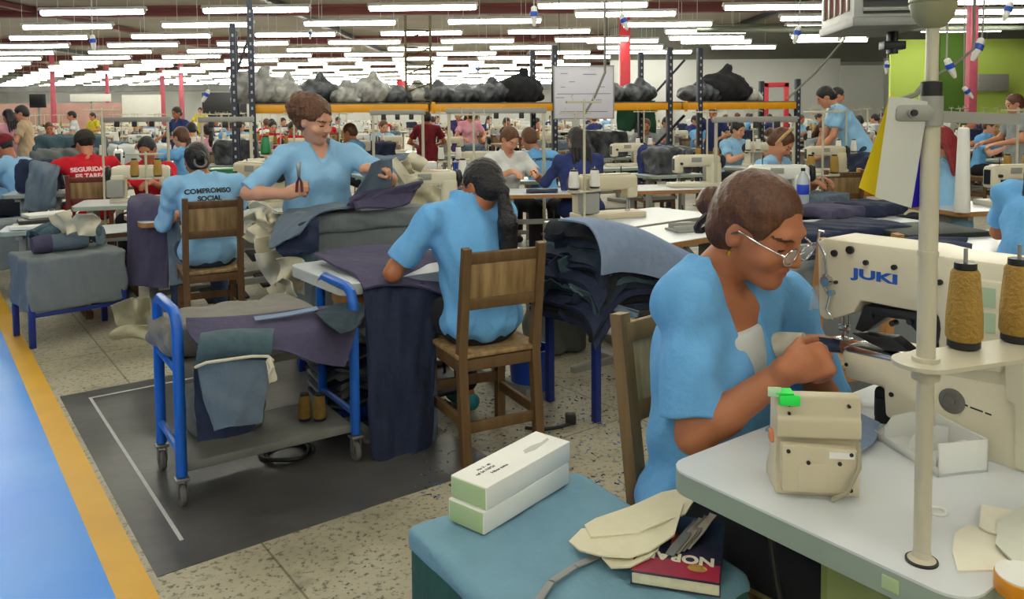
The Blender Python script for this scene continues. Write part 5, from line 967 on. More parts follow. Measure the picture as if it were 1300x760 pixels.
rp = lambda px, off=.45: ra + ru * rx(px) + rn * off
BAGS = [(333, .30, .24, .42, BAG, 'grey translucent sack at the left end of the rack'), (308, .14, .2, .36, BAG, 'narrow grey sack beside the left rack upright'), (362, .26, .24, .34, BAG, 'grey sack behind the standing woman\'s hair on the rack'), (405, .3, .22, .34, BAGK, 'dark bundle on the rack right of the standing woman\'s hair'), (440, .3, .24, .26, BAG, 'low grey sack left of the peaked sack on the rack'), (474, .3, .25, .36, BAG, 'peaked grey sack in the left half of the rack'),
        (510, .26, .2, .2, BAGK, 'small black bundle just right of the peaked grey sack'), (535, .18, .18, .26, BAG, 'pale pink-grey sack in front of the dark truss'), (562, .3, .22, .26, BAGK, 'black and white bundle right of the dark truss'), (595, .32, .22, .22, BAGK, 'dark low bundle in the middle of the rack'), (632, .3, .24, .3, BAGK, 'navy bundle with white tags left of the big black sack'), (672, .34, .26, .42, cloth('black_sack_cloth', (32, 32, 36), .3), 'big black sack left of the whiteboard on the rack'),
        (792, .28, .22, .24, BAGK, 'dark mesh bundle just right of the whiteboard on the rack'), (826, .3, .22, .3, BAGK, 'blue-grey bundle of caps between whiteboard and dark upright'), (905, .32, .24, .28, BAGK, 'dark bundle with pale tags right of the dark uprights'), (938, .4, .26, .5, cloth('black_sack_cloth', (32, 32, 36), .3), 'big black sack near the right end of the rack'), (968, .24, .2, .2, BAG, 'grey flat sack at the right end of the rack')]
for i, (px, a, b, c, m_, lb) in enumerate(BAGS):
    p = rp(px); bag(lb, (p.x, p.y, rz_ + .07), (a, b, c / 2), m_, i + 1, 'sacks on the storage rack', name='sack')
# white planning board
b0, b1 = at(703, 84, 9.6), at(779, 150, 9.6); wbz = thing('whiteboard', 'white planning board hanging in front of the orange rack beam', 'whiteboard', ((b0.x + b1.x) / 2, 9.6, b1.z), .02); bw, bh = b1.x - b0.x, b0.z - b1.z
part('board', mat('lilac_white_board', (214, 212, 224), .45, 0, .04, 4), wbz, lambda q: q.box((0, 0, bh / 2), (bw, .015, bh), .004)); part('frame', PGREY, wbz, lambda q: [q.box((0, -.004, z), (bw + .02, .02, .014), .003) for z in (0, bh)] + [q.box((s * bw / 2, -.004, bh / 2), (.014, .02, bh), .003) for s in (-1, 1)])
part('written_line', mat('grey_marker', (120, 120, 150), .8), wbz, lambda q: [q.box((x * bw, -.0085, z * bh), (l * bw, .001, .008)) for x, z, l in ((-.33, .86, .12), (.1, .84, .22), (-.35, .6, .08), (.3, .6, .1), (0, .47, .9), (-.4, .4, .14), (-.2, .32, .1), (0, .3, .12), (0, .13, .8), (-.2, .7, .1), (.25, .35, .1))])
part('hanger', DSTEEL, wbz, lambda q: [q.cyl((s * bw * .4, 0, bh), (s * bw * .4, .2, bh + 1.9), .004, n=5) for s in (-1, 1)])
# evaporative cooler
e0 = at(1132, 24, 6.0); ac = thing('air_cooler', 'grey louvred air cooler unit hanging from the ceiling at upper right', 'air cooler', (e0.x, e0.y, e0.z), -.12); ac.scale = (.66, 1.2, .8)
part('cabinet', mat('cool_grey_cabinet', (168, 170, 166), .45, 0, .06, 5), ac, lambda q: q.box((0, .38, .5), (.82, .78, .98), .02)); part('bottom_tray', mat('mid_grey_tray', (140, 142, 140), .5, 0, .08, 5), ac, lambda q: q.box((0, .38, -.02), (.86, .82, .09), .02))
part('grille_recess', BLACK, ac, lambda q: (q.box((.0, -.012, .5), (.62, .012, .9)),)); part('side_grille', mat('red_brown_pad', (120, 60, 48), .9), ac, lambda q: q.box((-.412, .38, .5), (.012, .6, .8)))
for k in range(8): part('louvre', mat('cool_grey_cabinet', (168, 170, 166)), ac, lambda q: q.box((0, -.028, .09 + k * .1), (.64, .035, .03), .003, rx=.4)); 
for k in range(5): part('side_louvre', mat('cool_grey_cabinet', (168, 170, 166)), ac, lambda q: q.box((-.425, .1 + k * .14, .5), (.02, .03, .82), .003))
part('hanger', DSTEEL, ac, lambda q: [q.cyl((x, y, .98), (x, y, 2.6), .012, n=6) for x in (-.36, .36) for y in (.1, .66)]); part('motor', DSTEEL, ac, lambda q: (q.cyl((.25, .4, -.06), (.25, .4, -.28), .06, n=12), q.box((.25, .4, -.2), (.25, .12, .08), .01)))
# power plugs on drop cables
for px, py, y, tl2, s, lb in ((678, 18, 7.5, 0, 1, 'hanging plug with blue collar above the whiteboard, straight one'), (792, 26, 8.0, -.35, .9, 'hanging plug with blue collar tilted above the red column'), (1012, 42, 8.0, .25, .95, 'hanging plug with blue collar left of the air cooler'), (1070, 40, 8.0, .45, .95, 'hanging plug with blue collar against the left edge of the air cooler'), (1242, 60, 6.2, .4, 1, 'hanging plug with blue collar in front of the pink column'), (1280, 12, 7.5, .35, 1, 'hanging plug with blue collar in the upper right corner'), (118, 52, 10.5, -.1, 1.1, 'hanging plug with blue collar at the upper left of the hall'),
                       (394, 42, 12, .1, .8, 'small hanging plug with blue collar above the standing woman'), (1206, 84, 5.6, -.45, .8, 'small hanging plug on the dark green wall, upper one'), (1228, 116, 7, -.7, .7, 'small hanging plug on the dark green wall, lower one'), (1126, 84, 9, .05, .8, 'small hanging plug in front of the grey board'), (607, 88, 12, .1, .7, 'small pale hanging plug above the rack bags'), (262, 120, 14, .5, 1.3, 'blue hanging plug in front of the far white wall')):
    p = at(px, py, y); plug(lb, (p.x + .25 * math.sin(tl2), p.y, 4.9), p, tl2, s * .62, None)
for (x0, y0, x1, y1, d, lb) in ((1072, 50, 1000, 125, 8.1, 'thin air hose slanting down from the air cooler to the rack'), (1236, 62, 1178, 100, 6.0, 'thin hose slanting from the plug to the cream pole'), (1186, 92, 1140, 128, 3.2, 'thin hose slanting down behind the cream pole'), (768, 92, 742, 145, 7.4, 'thin hose slanting in front of the whiteboard')):
    a, b = at(x0, y0, d), at(x1, y1, d); tag(part('air_hose', mat('grey_hose', (120, 120, 110), .6), None, lambda q: q.tube([Vector((a.x, a.y, 4.93)), a + Vector((0, 0, .3)), a, a.lerp(b, .5) + Vector((0, 0, -.03)), b], .011, 6)), lb, 'hose')
p = at(1080, 118, 9); vent = at(1260, 105, 25.6); tag(part('wall_vent', PGREY, None, lambda q: (q.box(tuple(vent), (1.0, .1, .55), .03), [q.box((vent.x, vent.y - .06, vent.z - .2 + .1 * k), (.9, .03, .03)) for k in range(5)])), 'grey vent box on the lime green wall', 'vent')
for (px, wd, m_, lb, h0_, h1_, y_) in ((985, .5, REDP, 'red frame standing against the pale partition', .2, 2.0, 24), (808, .9, GREENP, 'dark green curtain hanging below the rack near the red column', .3, 1.6, 15)):
    p = at(px, 137, y_); q = MB()
    if wd < .6: q.box((p.x - .3, p.y, 1.1), (.14, .1, 2.2), .01); q.box((p.x + .3, p.y, 1.1), (.14, .1, 2.2), .01); q.box((p.x, p.y, 2.14), (.74, .1, .14), .01); tag(q.build('red_frame', m_), lb, 'frame')
    else: tag(cloth_mesh([[(p.x - .35 + .7 * u, p.y, z) for u in (0, .33, .66, 1)] for z in (1.62, 1.2, .7, .02)], amp=.04).build('curtain', cloth('bottle_green_cloth', (22, 66, 44), .25), None, 60), lb, 'curtain')
# ================================================================ middle stations
ST = {}
def station(px, y, rz, lb, z=.72, cones=2, cm=GOLD, machine=True, stand=True, body=CREAM, edge=EDGEG, w_=1.1, ms=1.0, off=0.0, standoff=.1, grp=None, mrz=0.0, top=TOPW):
    p = at(px, 200, y); loc = Vector((p.x, p.y, 0)); u, v = Vector((math.cos(rz), math.sin(rz), 0)), Vector((-math.sin(rz), math.cos(rz), 0))
    place = lambda k, mk, l, zz, r: (dup(ST[k], (l.x, l.y, zz), r) if k in ST else ST.setdefault(k, mk(l, zz, r)))
    def fin(o, kind, cat): o['label'] = lb % kind; o['category'] = cat; (o.__setitem__('group', grp + ' ' + cat + 's') if grp else None); return o
    fin(place(('t', w_, z, edge.name, top.name), lambda l, zz, r: make_table('sewing_table', 'x', w_, .55, z, None, (l.x, l.y, 0), r, edge=edge, top=top), loc, 0, rz), 'sewing table', 'table')
    if machine: l = loc + u * (.05 + off); fin(place(('m', body.name), lambda l, zz, r: make_machine('x', (l.x, l.y, zz), r, body=body), l, z, rz + mrz), 'sewing machine', 'sewing machine')
    if stand:
        l = loc + u * (w_ * .36) + v * .18; fin(place('s', lambda l, zz, r: make_stand('x', (l.x, l.y, zz), r), l, z, rz), 'thread stand', 'thread stand')
        for k in range(cones):
            c = l + u * (-.09 + .18 * k); fin(place(('c', cm.name), lambda l, zz, r: make_cone('x', (l.x, l.y, zz), thread=cm), c, z + .216, 0), ('left', 'right')[k] + ' thread cone', 'thread cone')
    return loc
A_ = TH
make_table('sewing_table', 'long white table behind the dark denim heap carrying a machine', 1.15, .57, .72, None, (gr(761, 292, .72) + DB * .56 + DA * .28).xy, TH + .06, edge=PGREY)
make_machine('beige sewing machine with grey handwheel on the table behind the denim heap', (*gr(772, 276, .72).xy, .72), TH + PI - .25, body=BEIGE, s=1.0)
make_stand('thread stand with white cones beside the machine behind the denim heap', (*gr(742, 282, .72).xy, .72), TH, h_=.80)
for k in (0, 1): c = gr(742, 282, .72) + Vector((math.cos(TH), math.sin(TH), 0)) * (-.09 + .18 * k); make_cone('white thread cone on the stand behind the denim heap, %s one' % ('left', 'right')[k], (c.x, c.y, .72 + .216), thread=THREADW, h_=.13, r_=.036)
make_table('sewing_table', 'bare white table right behind the woman in glasses', 1.0, .5, .72, None, (gr(805, 314, .72) + DB * .5 + DA * .24).xy, TH + .03, edge=WOODL)
p = gr(880, 292, .72); tag(part('plastic_tray', PGREY, None, lambda q: (q.box((p.x, p.y, .727), (.3, .16, .012), .004, rz=.3), q.box((p.x, p.y - .07, .745), (.3, .012, .03), .003, rz=.3), q.box((p.x, p.y + .07, .745), (.3, .012, .03), .003, rz=.3))), 'grey tray on the bare white table beside the bun', 'tray')
station(856, 7.6, .15, 'cream %s of the station above the hair bun', off=.15, cm=GOLD, standoff=.1, edge=WOODL)
soft_box('fabric_stack', 'light blue folded cloth below the station above the hair bun', 'fabric', (*at(832, 260, 6.4).xy, .5), (.3, .2, .1), .1, SHIRTB, .012); p = at(832, 260, 6.4); make_table('low_table', 'low grey table holding light blue cloth', .6, .4, .5, None, (p.x, p.y), .1, legs=PGREY, pedal=False)
station(690, 7.3, .1, 'wood edged %s left of the navy jacket', machine=False, cones=0, edge=WOODL, w_=.9)
drape('denim_cloth', 'navy denim sheet lying on the wood edged table', 'fabric', [[at(668, 234, 7.3).lerp(at(668, 234, 7.3), 0) * 1 + Vector((0, 0, .0)) if 0 else Vector((*at(668 + 20 * i, 230, 7.1 + .1 * j).xy, .735)) for i in range(3)] for j in range(3)], D_DARK, amp=.004, nu=8, nv=8)
station(545, 5.9, .35, 'cream %s between the standing woman and the ponytail woman', body=CREAM, cm=THREADW, cones=2, off=-.1)
station(985, 6.2, -.1, 'white %s beside the water bottle', body=WHITE, cm=GOLD, cones=2, off=-.05)
station(1262, 6.0, .25, 'cream %s right of the red haired woman', body=CREAM, cm=GOLD, off=.1, edge=WOODL)
station(1250, 4.4, .35, 'white %s in front of the red haired woman', machine=False, cones=0, stand=False, edge=WOODL, w_=1.3)
station(190, 6.75, PI + .3, 'grey-white %s between slogan shirt woman and facing woman', body=CREAM, stand=False)
q_ = at(185, 200, 6.55); make_stand('short thread stand with gold cones before the facing woman', (q_.x, q_.y, .72), .1, h_=.42)
for k in (0, 1): make_cone('gold thread cone in front of the facing woman, %s one' % ('left', 'right')[k], (q_.x + (-.0895 + .179 * k), q_.y + (-.009 + .018 * k), .72 + .216))
q_ = at(131, 200, 6.9); make_stand('bare tall thread stand right of the man in red', (q_.x, q_.y, 0), .1, h_=1.5)
station(10, 9.4, .5, 'wood edged %s at the left picture edge', machine=False, stand=False, cones=0, edge=WOODL)
station(150, 9.6, 2.0, 'white %s in front of the man in red', body=WHITE, cm=THREADW)
station(330, 7.6, .6, 'grey-white %s behind the beige machine', body=CREAM, cm=GOLD)
station(620, 8.6, PI, 'cream %s in front of the bent head in the centre', body=CREAM, cm=THREADW)
station(1040, 9.2, .05, 'cream %s in front of the bending woman', body=BEIGE, cm=THREADW)
station(790, 10.4, .3, 'cream %s below the red column', body=CREAM, cm=THREADW)
# denim piles on the table beyond the big machine
dt = gr(1066, 286, .72); make_table('sewing_table', 'table heaped with navy denim beyond the large machine', 1.5, .8, .70, None, (dt.x, dt.y), .35, edge=PGREY)
for k, (px, py, w_, d_, m_) in enumerate(((1030, 296, .5, .4, D_DARK), (1085, 292, .55, .4, D_DARK), (1060, 270, .5, .36, D_PURP), (1105, 268, .4, .34, D_DARK), (1040, 258, .4, .3, D_SLATE))):
    p = gr(px, py, .72); soft_box('denim_stack', 'flat navy denim stack on the table beyond the large machine, %s' % ('front left one', 'front right one', 'middle one', 'right rear one', 'slate left rear one')[k], 'fabric', (p.x, p.y, .702), (w_, d_, .05 + .012 * k), .3 + .1 * k, m_, .014, .006, .02, k)
drape('denim_cloth', 'wide navy denim sheet spread at the back of the large machine', 'fabric', px_grid([[(1010, 330, 3.4), (1080, 322, 3.5), (1150, 318, 3.6), (1235, 318, 3.5)], [(1030, 312, 3.8), (1100, 305, 3.9), (1160, 302, 3.9), (1225, 306, 3.8)]]), D_DARK, amp=.012, th=.02)
sp_ = at(1110, 318, 3.6); tag(soft_box('side_stand', '', '', (sp_.x, sp_.y + .1, 0), (1.0, .4, sp_.z - .06), .1, GC, .02, .004, .02, 3), 'grey covered stand behind the large machine', 'stand')
p = at(1019, 266, 5.93); wb = thing('water_bottle', 'clear water bottle with blue label behind the woman in glasses', 'bottle', (p.x, p.y, .72), 0)
part('bottle_body', mat('clear_plastic', (208, 220, 228), .1, alpha=.6), wb, lambda q: q.lathe([(.04, 0), (.044, .01), (.044, .09), (.041, .1), (.044, .12), (.044, .2), (.03, .24), (.014, .262), (.014, .275)], n=20)); part('bottle_label', mat('blue_bottle_label', (40, 70, 200), .4), wb, lambda q: q.lathe([(.0448, .1), (.0455, .102), (.0455, .17), (.0448, .172)], n=20)); part('cap', BLACK, wb, lambda q: q.lathe([(.016, .27), (.016, .29), (.012, .292)], n=14))
make_chair('light brown wooden chair standing behind the arm of the large machine', at(1042, 300, 3.3).xy, .3, wood=WOODL, h_=.96)
make_chair('brown wooden chair before the bending woman', at(1056, 215, 7.4).xy, .1, wood=WOOD); make_chair('orange wooden slatted chair beside the bending woman', at(1094, 210, 7.6).xy, .15, wood=mat('orange_wood', (206, 134, 44), .5, 0, .2, 6, kind='wood'), panel=mat('orange_wood', (206, 134, 44)))
d0 = at(1172, 300, 4.7); dbn = thing('bin', 'dark green-black bin below the hanging pattern cards', 'bin', (d0.x, d0.y, 0), .2); part('bin_body', mat('dark_green_plastic', (34, 46, 42), .6, 0, .2, 6), dbn, lambda q: (q.box((0, 0, .36), (.5, .4, .72), .03),)); part('bin_rim', mat('dark_green_plastic', (34, 46, 42)), dbn, lambda q: q.box((0, 0, .73), (.54, .44, .04), .012))
d1 = at(1222, 236, 5.6); tag(part('paper_roll', PAPER, None, lambda q: q.lathe([(.05, .72), (.052, .73), (.042, 1.1), (.036, 1.3), (.02, 1.31)], (d1.x, d1.y, 0), 20)), 'tall white paper cone beside the red haired woman', 'paper')
# small named clutter
p = at(536, 208, 5.87); tag(part('label_box', WHITE, None, lambda q: (q.box((p.x, p.y, 1.056), (.2, .09, .055), .006, rz=.35),)), 'white label box in front of the red shirted back', 'box')
p = at(2, 262, 8.8); bb = thing('barrel', 'blue plastic barrel under the table at the left picture edge', 'barrel', (p.x, p.y, 0), 0); part('barrel_body', BLUEPL, bb, lambda q: q.lathe([(.15, 0), (.165, .02), (.175, .3), (.165, .82), (.15, .84)], n=24)); part('barrel_lid', BLUEPL, bb, lambda q: q.lathe([(.165, .83), (.165, .86), (.02, .865)], n=24))
p = at(290, 206, 8.4); gc_ = thing('crate', 'green plastic crate behind the beige machine', 'crate', (p.x, p.y, .72), .2); part('crate_body', GREENP, gc_, lambda q: (q.box((0, 0, .07), (.34, .24, .14), .01), q.box((0, 0, .145), (.36, .26, .02), .005)))
station(292, 8.4, .2, 'low white %s carrying the green crate', machine=False, cones=0, stand=False)
p = at(337, 180, 7.3); make_cone('large green thread cone left of the standing woman', (p.x, p.y, 1.07), thread=GREENP, h_=.17, r_=.045); tag(part('cone_post', POLE, None, lambda q: (q.cyl((p.x, p.y, .72), (p.x, p.y, 1.07), .008, n=8), q.cyl((p.x, p.y, 1.055), (p.x, p.y, 1.07), .05, n=14), q.cyl((p.x, p.y, .72), (p.x, p.y, .735), .05, n=14))), 'thin post carrying the green thread cone', 'post')
p = at(333, 210, 6.6); make_cone('gold thread cone under the green cone left of the standing woman', (p.x, p.y, .72), thread=GOLD, h_=.2, r_=.04)
for k in range(2): p = at(582 + 12 * k, 205, 9); tag(part('blue_drum', BLUEPL, None, lambda q: q.lathe([(.05, .72), (.055, .73), (.055, .9), (.045, .91)], (p.x, p.y, 0), 16)), 'blue plastic drum behind the ponytail woman\'s head, %s of two' % ('left', 'right')[k], 'drum')
station(588, 9, .2, 'white %s carrying the two blue drums', machine=False, cones=0, stand=False)
# ================================================================ workers further back
def R_(deg): return math.radians(deg)
def seated(px, y, deg, lb, **k): p = at(px, 200, y); return person(lb, (p.x, p.y), R_(deg), SEAT, float(np.clip(y / 1030 * 1.7, .007, .0115)), **k)
def standing(px, y, deg, lb, **k): p = at(px, 200, y); return person(lb, (p.x, p.y), R_(deg), STAND, float(np.clip(y / 1030 * 1.7, .007, .0125)), **k)
RM = seated(112, 7.6, 38, 'man in red printed shirt and dark cap seen from behind', shirt=REDC, pants=PANTSB, skin=SKIN, hair='cap', hm=HAIRK, female=False, vneck=False, sw=.21, build=1.25, yaw=.3, wrL=A3(-.34, .3, .76), wrR=A3(.2, .4, .85), hiL=A3(-1, -.3, -.3), hiR=A3(1, -.2, -.6), capm=mat('olive_black_cap', (44, 42, 30), .8))
back_text(RM, ['SEGURIDAD', 'ES TAREA'], .058, INKW, .055, 1.1)
make_chair('red-brown wooden chair under the man in red', at(116, 200, 7.5).xy, R_(20), wood=mat('red_brown_wood', (110, 50, 36), .6, 0, .2, 6, kind='wood'))
seated(193, 7.5, 186, 'dark haired woman facing the camera over a machine', shirt=REDC, skin=SKIND, hair='bun', hm=HAIRK, pitch=.5, sc=.96)
seated(243, 9.4, 75, 'young woman in blue shirt reaching left behind the facing woman', shirt=SHIRT, skin=SKINL, hair='pony', hm=HAIRB, wrL=A3(-.2, .5, 1.1), wrR=A3(.1, .45, 1.0), yaw=-.2, pitch=.2)
seated(38, 8.0, 80, 'person in maroon cap and blue shirt leaning left', shirt=SHIRTB, skin=SKIND, hair='cap', hm=HAIRK, capm=MAROON, wrL=A3(-.1, .5, .75), wrR=A3(.1, .5, .75), chest=A3(0, .14, .84), neck=A3(0, .22, 1.0), head=A3(0, .29, 1.13), pitch=.6)
seated(2, 8.5, 70, 'person in light blue shirt cut by the left picture edge', shirt=SHIRTB, skin=SKIND, hair='bun', hm=HAIRK, chest=A3(0, .1, .85), neck=A3(0, .16, 1.01), head=A3(0, .22, 1.15))
standing(16, 12.2, 60, 'woman with long black hair and pink top at the far left', shirt=PINKC, skin=SKIN, hair='long', hm=HAIRK, sc=.93)
standing(36, 12.0, 110, 'man in beige shirt standing at the far left', shirt=BEIGEC, skin=SKIN, hair='short', hm=HAIRK, female=False, sc=.96)
seated(456, 11, 75, 'worker in blue shirt right behind the standing woman\'s shoulder', shirt=SHIRT, skin=SKIND, hair='short', hm=HAIRB, female=False)
standing(543, 12.5, 10, 'worker in maroon shirt standing under the rack', shirt=MAROON, skin=SKIND, hair='short', hm=HAIRK, female=False, sc=.88)
RB_ = seated(545, 7.2, 12, 'bent over worker in red printed shirt behind the white label box', shirt=REDC, skin=SKIN, hair='short', hm=HAIRK, build=1.3, vneck=False, female=False, chest=A3(0, .16, .78), neck=A3(0, .33, .86), head=A3(0, .43, .86), pitch=1.1, wrL=A3(-.12, .55, .76), wrR=A3(.12, .55, .76))
back_text(RB_, ['VENTAS A', 'TIEMPO'], .055, INKW, .02, 1.1)
seated(640, 8.0, 205, 'fair woman with bent head facing right under the rack', shirt=WHITEC, skin=SKINL, hair='bun', hm=HAIRC, pitch=.65, yaw=.3)
BB = seated(692, 8.5, 25, 'worker in blue shirt with dark print, back to the camera, below the rack', shirt=SHIRT, skin=SKIND, hair='short', hm=HAIRC, vneck=False, chest=A3(0, .12, .84), neck=A3(0, .18, 1.0), head=A3(-.06, .26, 1.15)); back_text(BB, ['COMPROMISO'], .045, INKK, .06)
seated(738, 7.4, 15, 'worker in navy jacket with long black hair left of the white cones', shirt=NAVYC, skin=SKIN, hair='long', hm=HAIRK, sleeve=1.8, build=1.25, vneck=False, sc=1.0)
HB = seated(972, 6.7, 225, 'woman in light blue shirt with pale headband, head bent low', shirt=SHIRTB, skin=SKIN, hair='bun', hm=HAIRB, pitch=.75, yaw=.3); hp_ = HB['hp']; part('headband', HAIRY, HB['root'], lambda q: q.tube([hp_(.088 * math.cos(t), -.01, .03 + .104 * math.sin(t)) for t in np.linspace(-.3, PI + .3, 16)], .013, 6))
seated(1038, 11, 200, 'dark haired woman facing left in front of the white shirted man', shirt=GREYC, skin=SKINL, hair='long', hm=HAIRB)
standing(1056, 13, 265, 'man in white shirt standing behind the bending woman', shirt=WHITEC, skin=SKIN, hair='short', hm=HAIRK, female=False, sleeve=1.6, sc=1.08)
standing(1090, 9.8, 78, 'woman in light blue shirt bending over the row under the grey board', shirt=SHIRTB, pants=PANTSB, skin=SKIN, hair='short', hm=HAIRK, chest=A3(0, .17, 1.2), neck=A3(0, .26, 1.35), head=A3(0, .36, 1.47), wrL=A3(-.12, .45, .85), wrR=A3(.12, .45, .82), pitch=.6, sc=1.08, build=1.15)
seated(1208, 6.1, 25, 'woman with dyed red hair seen from behind beside the pole', shirt=SHIRTB, skin=SKIN, hair='long', hm=HAIRR, sw=.18, vneck=False, head=A3(0, .1, 1.19))
seated(1316, 3.9, -55, 'worker in blue shirt cut by the right picture edge', shirt=SHIRT, skin=SKIND, hair='long', hm=HAIRK, build=1.15, chest=A3(0, .07, .88), neck=A3(0, .12, 1.06), head=A3(.02, .2, 1.2))
standing(1294, 9.5, 80, 'worker in grey-blue shirt at the right picture edge before the lime wall', shirt=GREYC, skin=SKIN, hair='short', hm=HAIRB, female=False, sc=.97)
standing(906, 14.2, 150, 'man in navy overalls standing below the rack', shirt=NAVYC, skin=SKIN, hair='short', hm=HAIRB, female=False, sc=.9)
seated(820, 14, 170, 'worker in pale shirt beyond the navy jacket chair', shirt=GREYC, skin=SKIN, hair='short', hm=HAIRB)
standing(596, 15, 200, 'worker in pink top standing under the rack centre', shirt=PINKC, skin=SKIN, hair='long', hm=HAIRB, sc=.9)
standing(584, 16, 160, 'worker in purple shirt standing under the rack centre', shirt=cloth('purple_shirt', (70, 52, 110), .2, 8), skin=SKIN, hair='short', hm=HAIRK, sc=.9)
standing(230, 15, 150, 'worker in navy shirt standing beyond the reaching woman', shirt=NAVYC, skin=SKIND, hair='short', hm=HAIRK, female=False, sc=.95)
standing(257, 29, 180, 'worker in yellow vest far off beside the dark rack upright', shirt=YELC, skin=SKIN, hair='short', hm=HAIRK, female=False)
standing(122, 23, 150, 'worker in yellow vest far off above the man in red', shirt=YELC, skin=SKIN, hair='short', hm=HAIRK, female=False, sc=.9)
standing(97, 18, 120, 'worker in white-blue shirt far off left of the yellow vest', shirt=WHITEC, skin=SKIN, hair='short', hm=HAIRK, female=False, sc=.92)
jk = at(830, 186, 9.5); make_chair('wooden chair with navy jacket below the rack', jk.xy, .2); soft_box('jacket', 'navy jacket hung over a chair back below the rack', 'jacket', (jk.x, jk.y - .22, .62), (.46, .12, .42), .2, NAVYC, .014, .012, .05, 3)
# heaps of cut cloth on the middle tables
for k, (px, y, w_, d_, h_, m_, lb) in enumerate(((85, 9.8, .7, .5, .3, D_GREY, 'grey and black fabric stack left of the man in red'), (92, 10.4, .8, .5, .45, D_TEAL, 'tall dark fabric stack behind the man in red'), (170, 11, .9, .5, .3, WHITEC, 'white paper stack right of the man in red'), (300, 11.5, .6, .5, .35, BAGK, 'dark bundle behind the green crate'), (845, 9.2, .5, .4, .3, BAGK, 'black and white bundle right of the navy jacket'), (500, 9.5, .7, .4, .2, D_SLATE, 'slate fabric stack above the cream scraps'), (390, 9, .6, .4, .3, D_DARK, 'dark fabric stack behind the standing woman'), (1120, 8.5, .6, .4, .25, D_DARK, 'dark stack beside the orange chair'), (760, 12.5, .8, .5, .4, BAGK, 'black bundle under the whiteboard'), (50, 7.6, .35, .35, .3, D_DARK, 'denim heap hanging at the elbow of the man in red'))):
    p = at(px, 200, y); make_table('low_table', 'plain table under the %s' % lb, w_ + .2, d_ + .1, .72, None, p.xy, .3 + .1 * (k % 3), pedal=False)
    soft_box('fabric_stack', lb, 'fabric', (p.x, p.y, .722), (w_, d_, h_), .3 + .1 * (k % 3), m_, .02, .016, .05, k)
lt_ = at(-4, 290, 6.6); tr2 = thing('covered_trolley', 'grey covered trolley with papers on top at the left picture edge', 'trolley', (lt_.x, lt_.y, 0), .7)
soft_box('cloth_cover', '', '', (0, 0, .2), (.6, .45, .38), 0, GC, .012, .006, .02, 9, parent=tr2)
for sx in (-1, 1):
    for sy in (-1, 1): part('leg', NAVYP, tr2, lambda q: q.box((sx * .27, sy * .2, .12), (.035, .035, .24), .003))
for k in range(3): p = at(44 + 8 * k, 280, 6.0 + .1 * k); tag(part('paper_stack', (PAPER, BLACK, PAPER)[k], None, lambda q: q.box((p.x, p.y, .62 + .03 * k), (.3, .2, .028), .004, rz=.4 + .2 * k)), 'flat paper and cloth stack on the low stand left of the denim roll, %s layer' % ('lowest', 'middle', 'top')[k], 'papers')
lp = at(52, 285, 6.1); make_table('low_table', 'low grey stand under the flat papers left of the denim roll', .5, .4, .6, None, lp.xy, .4, pedal=False)
p = at(48, 235, 7.3); drape('denim_cloth', 'slate denim piece hanging in front of the table left of the man in red', 'fabric', px_grid([[(38, 208, 7.3), (62, 206, 7.4), (76, 214, 7.4)], [(36, 222, 7.15), (58, 220, 7.15), (72, 228, 7.2)], [(32, 250, 7.1), (54, 254, 7.1), (70, 252, 7.15)], [(30, 268, 7.1), (52, 268, 7.1), (70, 264, 7.15)]]), D_SLATE, amp=.02, th=.02, seed=3)
# far end of the hall: low partitions, duct, boards, overhead power rails
wallpiece('wall_low', mat('faded_pink_partition', (206, 164, 154), .8, 0, .2, 1.2), -120, 200, 0, 2.05, 46, 46); wallpiece('wall_low_white', WALLW, 300, 700, 0, 1.9, 52, 52)
for i, (x0, x1, y) in enumerate(((-60, 300, 62), (320, 760, 66))): a, b = at(x0, 113, y), at(x1, 113, y); q = MB(); q.box(((a.x + b.x) / 2, y, 3.35), (b.x - a.x, .6, .5), .02); struct(q.build('ceiling_duct', mat('dull_grey_duct', (116, 118, 118), .7, 0, .2, 2), origin=False))
for px, py, w_, h_, y, lb in ((180, 140, 2.0, 1.6, 42, 'large white board standing at the far end of the hall'), (115, 124, 1.9, .35, 38, 'long white light panel at the far left of the hall'), (285, 135, 2.4, 1.5, 44, 'white board beside the dark rack upright far away'), (48, 128, .6, .5, 30, 'dark screen at the far left of the hall')):
    p = at(px, py, y); bd_ = thing('notice_board', lb, 'board', (p.x, p.y, p.z - h_ / 2), 0); part('board', BLACK if 'dark' in lb else PAPER, bd_, lambda q: q.box((0, 0, h_ / 2), (w_, .06, h_), .01)); part('post', PGREY, bd_, lambda q: q.box((0, .06, (h_ - p.z) / 2), (.1, .05, p.z + h_ / 2), .01))
for x0, x1, py, y, lb in ((128, 216, 152, 8.9, 'grey overhead power rail behind the facing woman'), (252, 322, 152, 8.0, 'grey overhead power rail below the left rack upright'), (470, 540, 143, 9.0, 'grey overhead power rail left of the ponytail woman'), (566, 694, 141, 8.2, 'grey overhead power rail above the bent heads in the centre'), (905, 1012, 152, 7.6, 'grey overhead power rail above the headband woman')):
    a, b = at(x0, py, y), at(x1, py - 2, y); rl_ = thing('power_rail', lb, 'rail', (a.x, y, 0), 0); w_ = b.x - a.x
    part('rail', PGREY, rl_, lambda q: q.box((w_ / 2, 0, a.z), (w_, .05, .055), .008))
    for x in (.03, w_ - .03): part('post', POLE, rl_, lambda q: (q.cyl((x, 0, 0), (x, 0, a.z), .016, n=8), q.cyl((x, 0, 0), (x, 0, .02), .05, n=10)))
    for k in range(3): part('socket', BLACK, rl_, lambda q: q.box((w_ * (.25 + .25 * k), -.03, a.z - .05), (.05, .03, .06), .006))
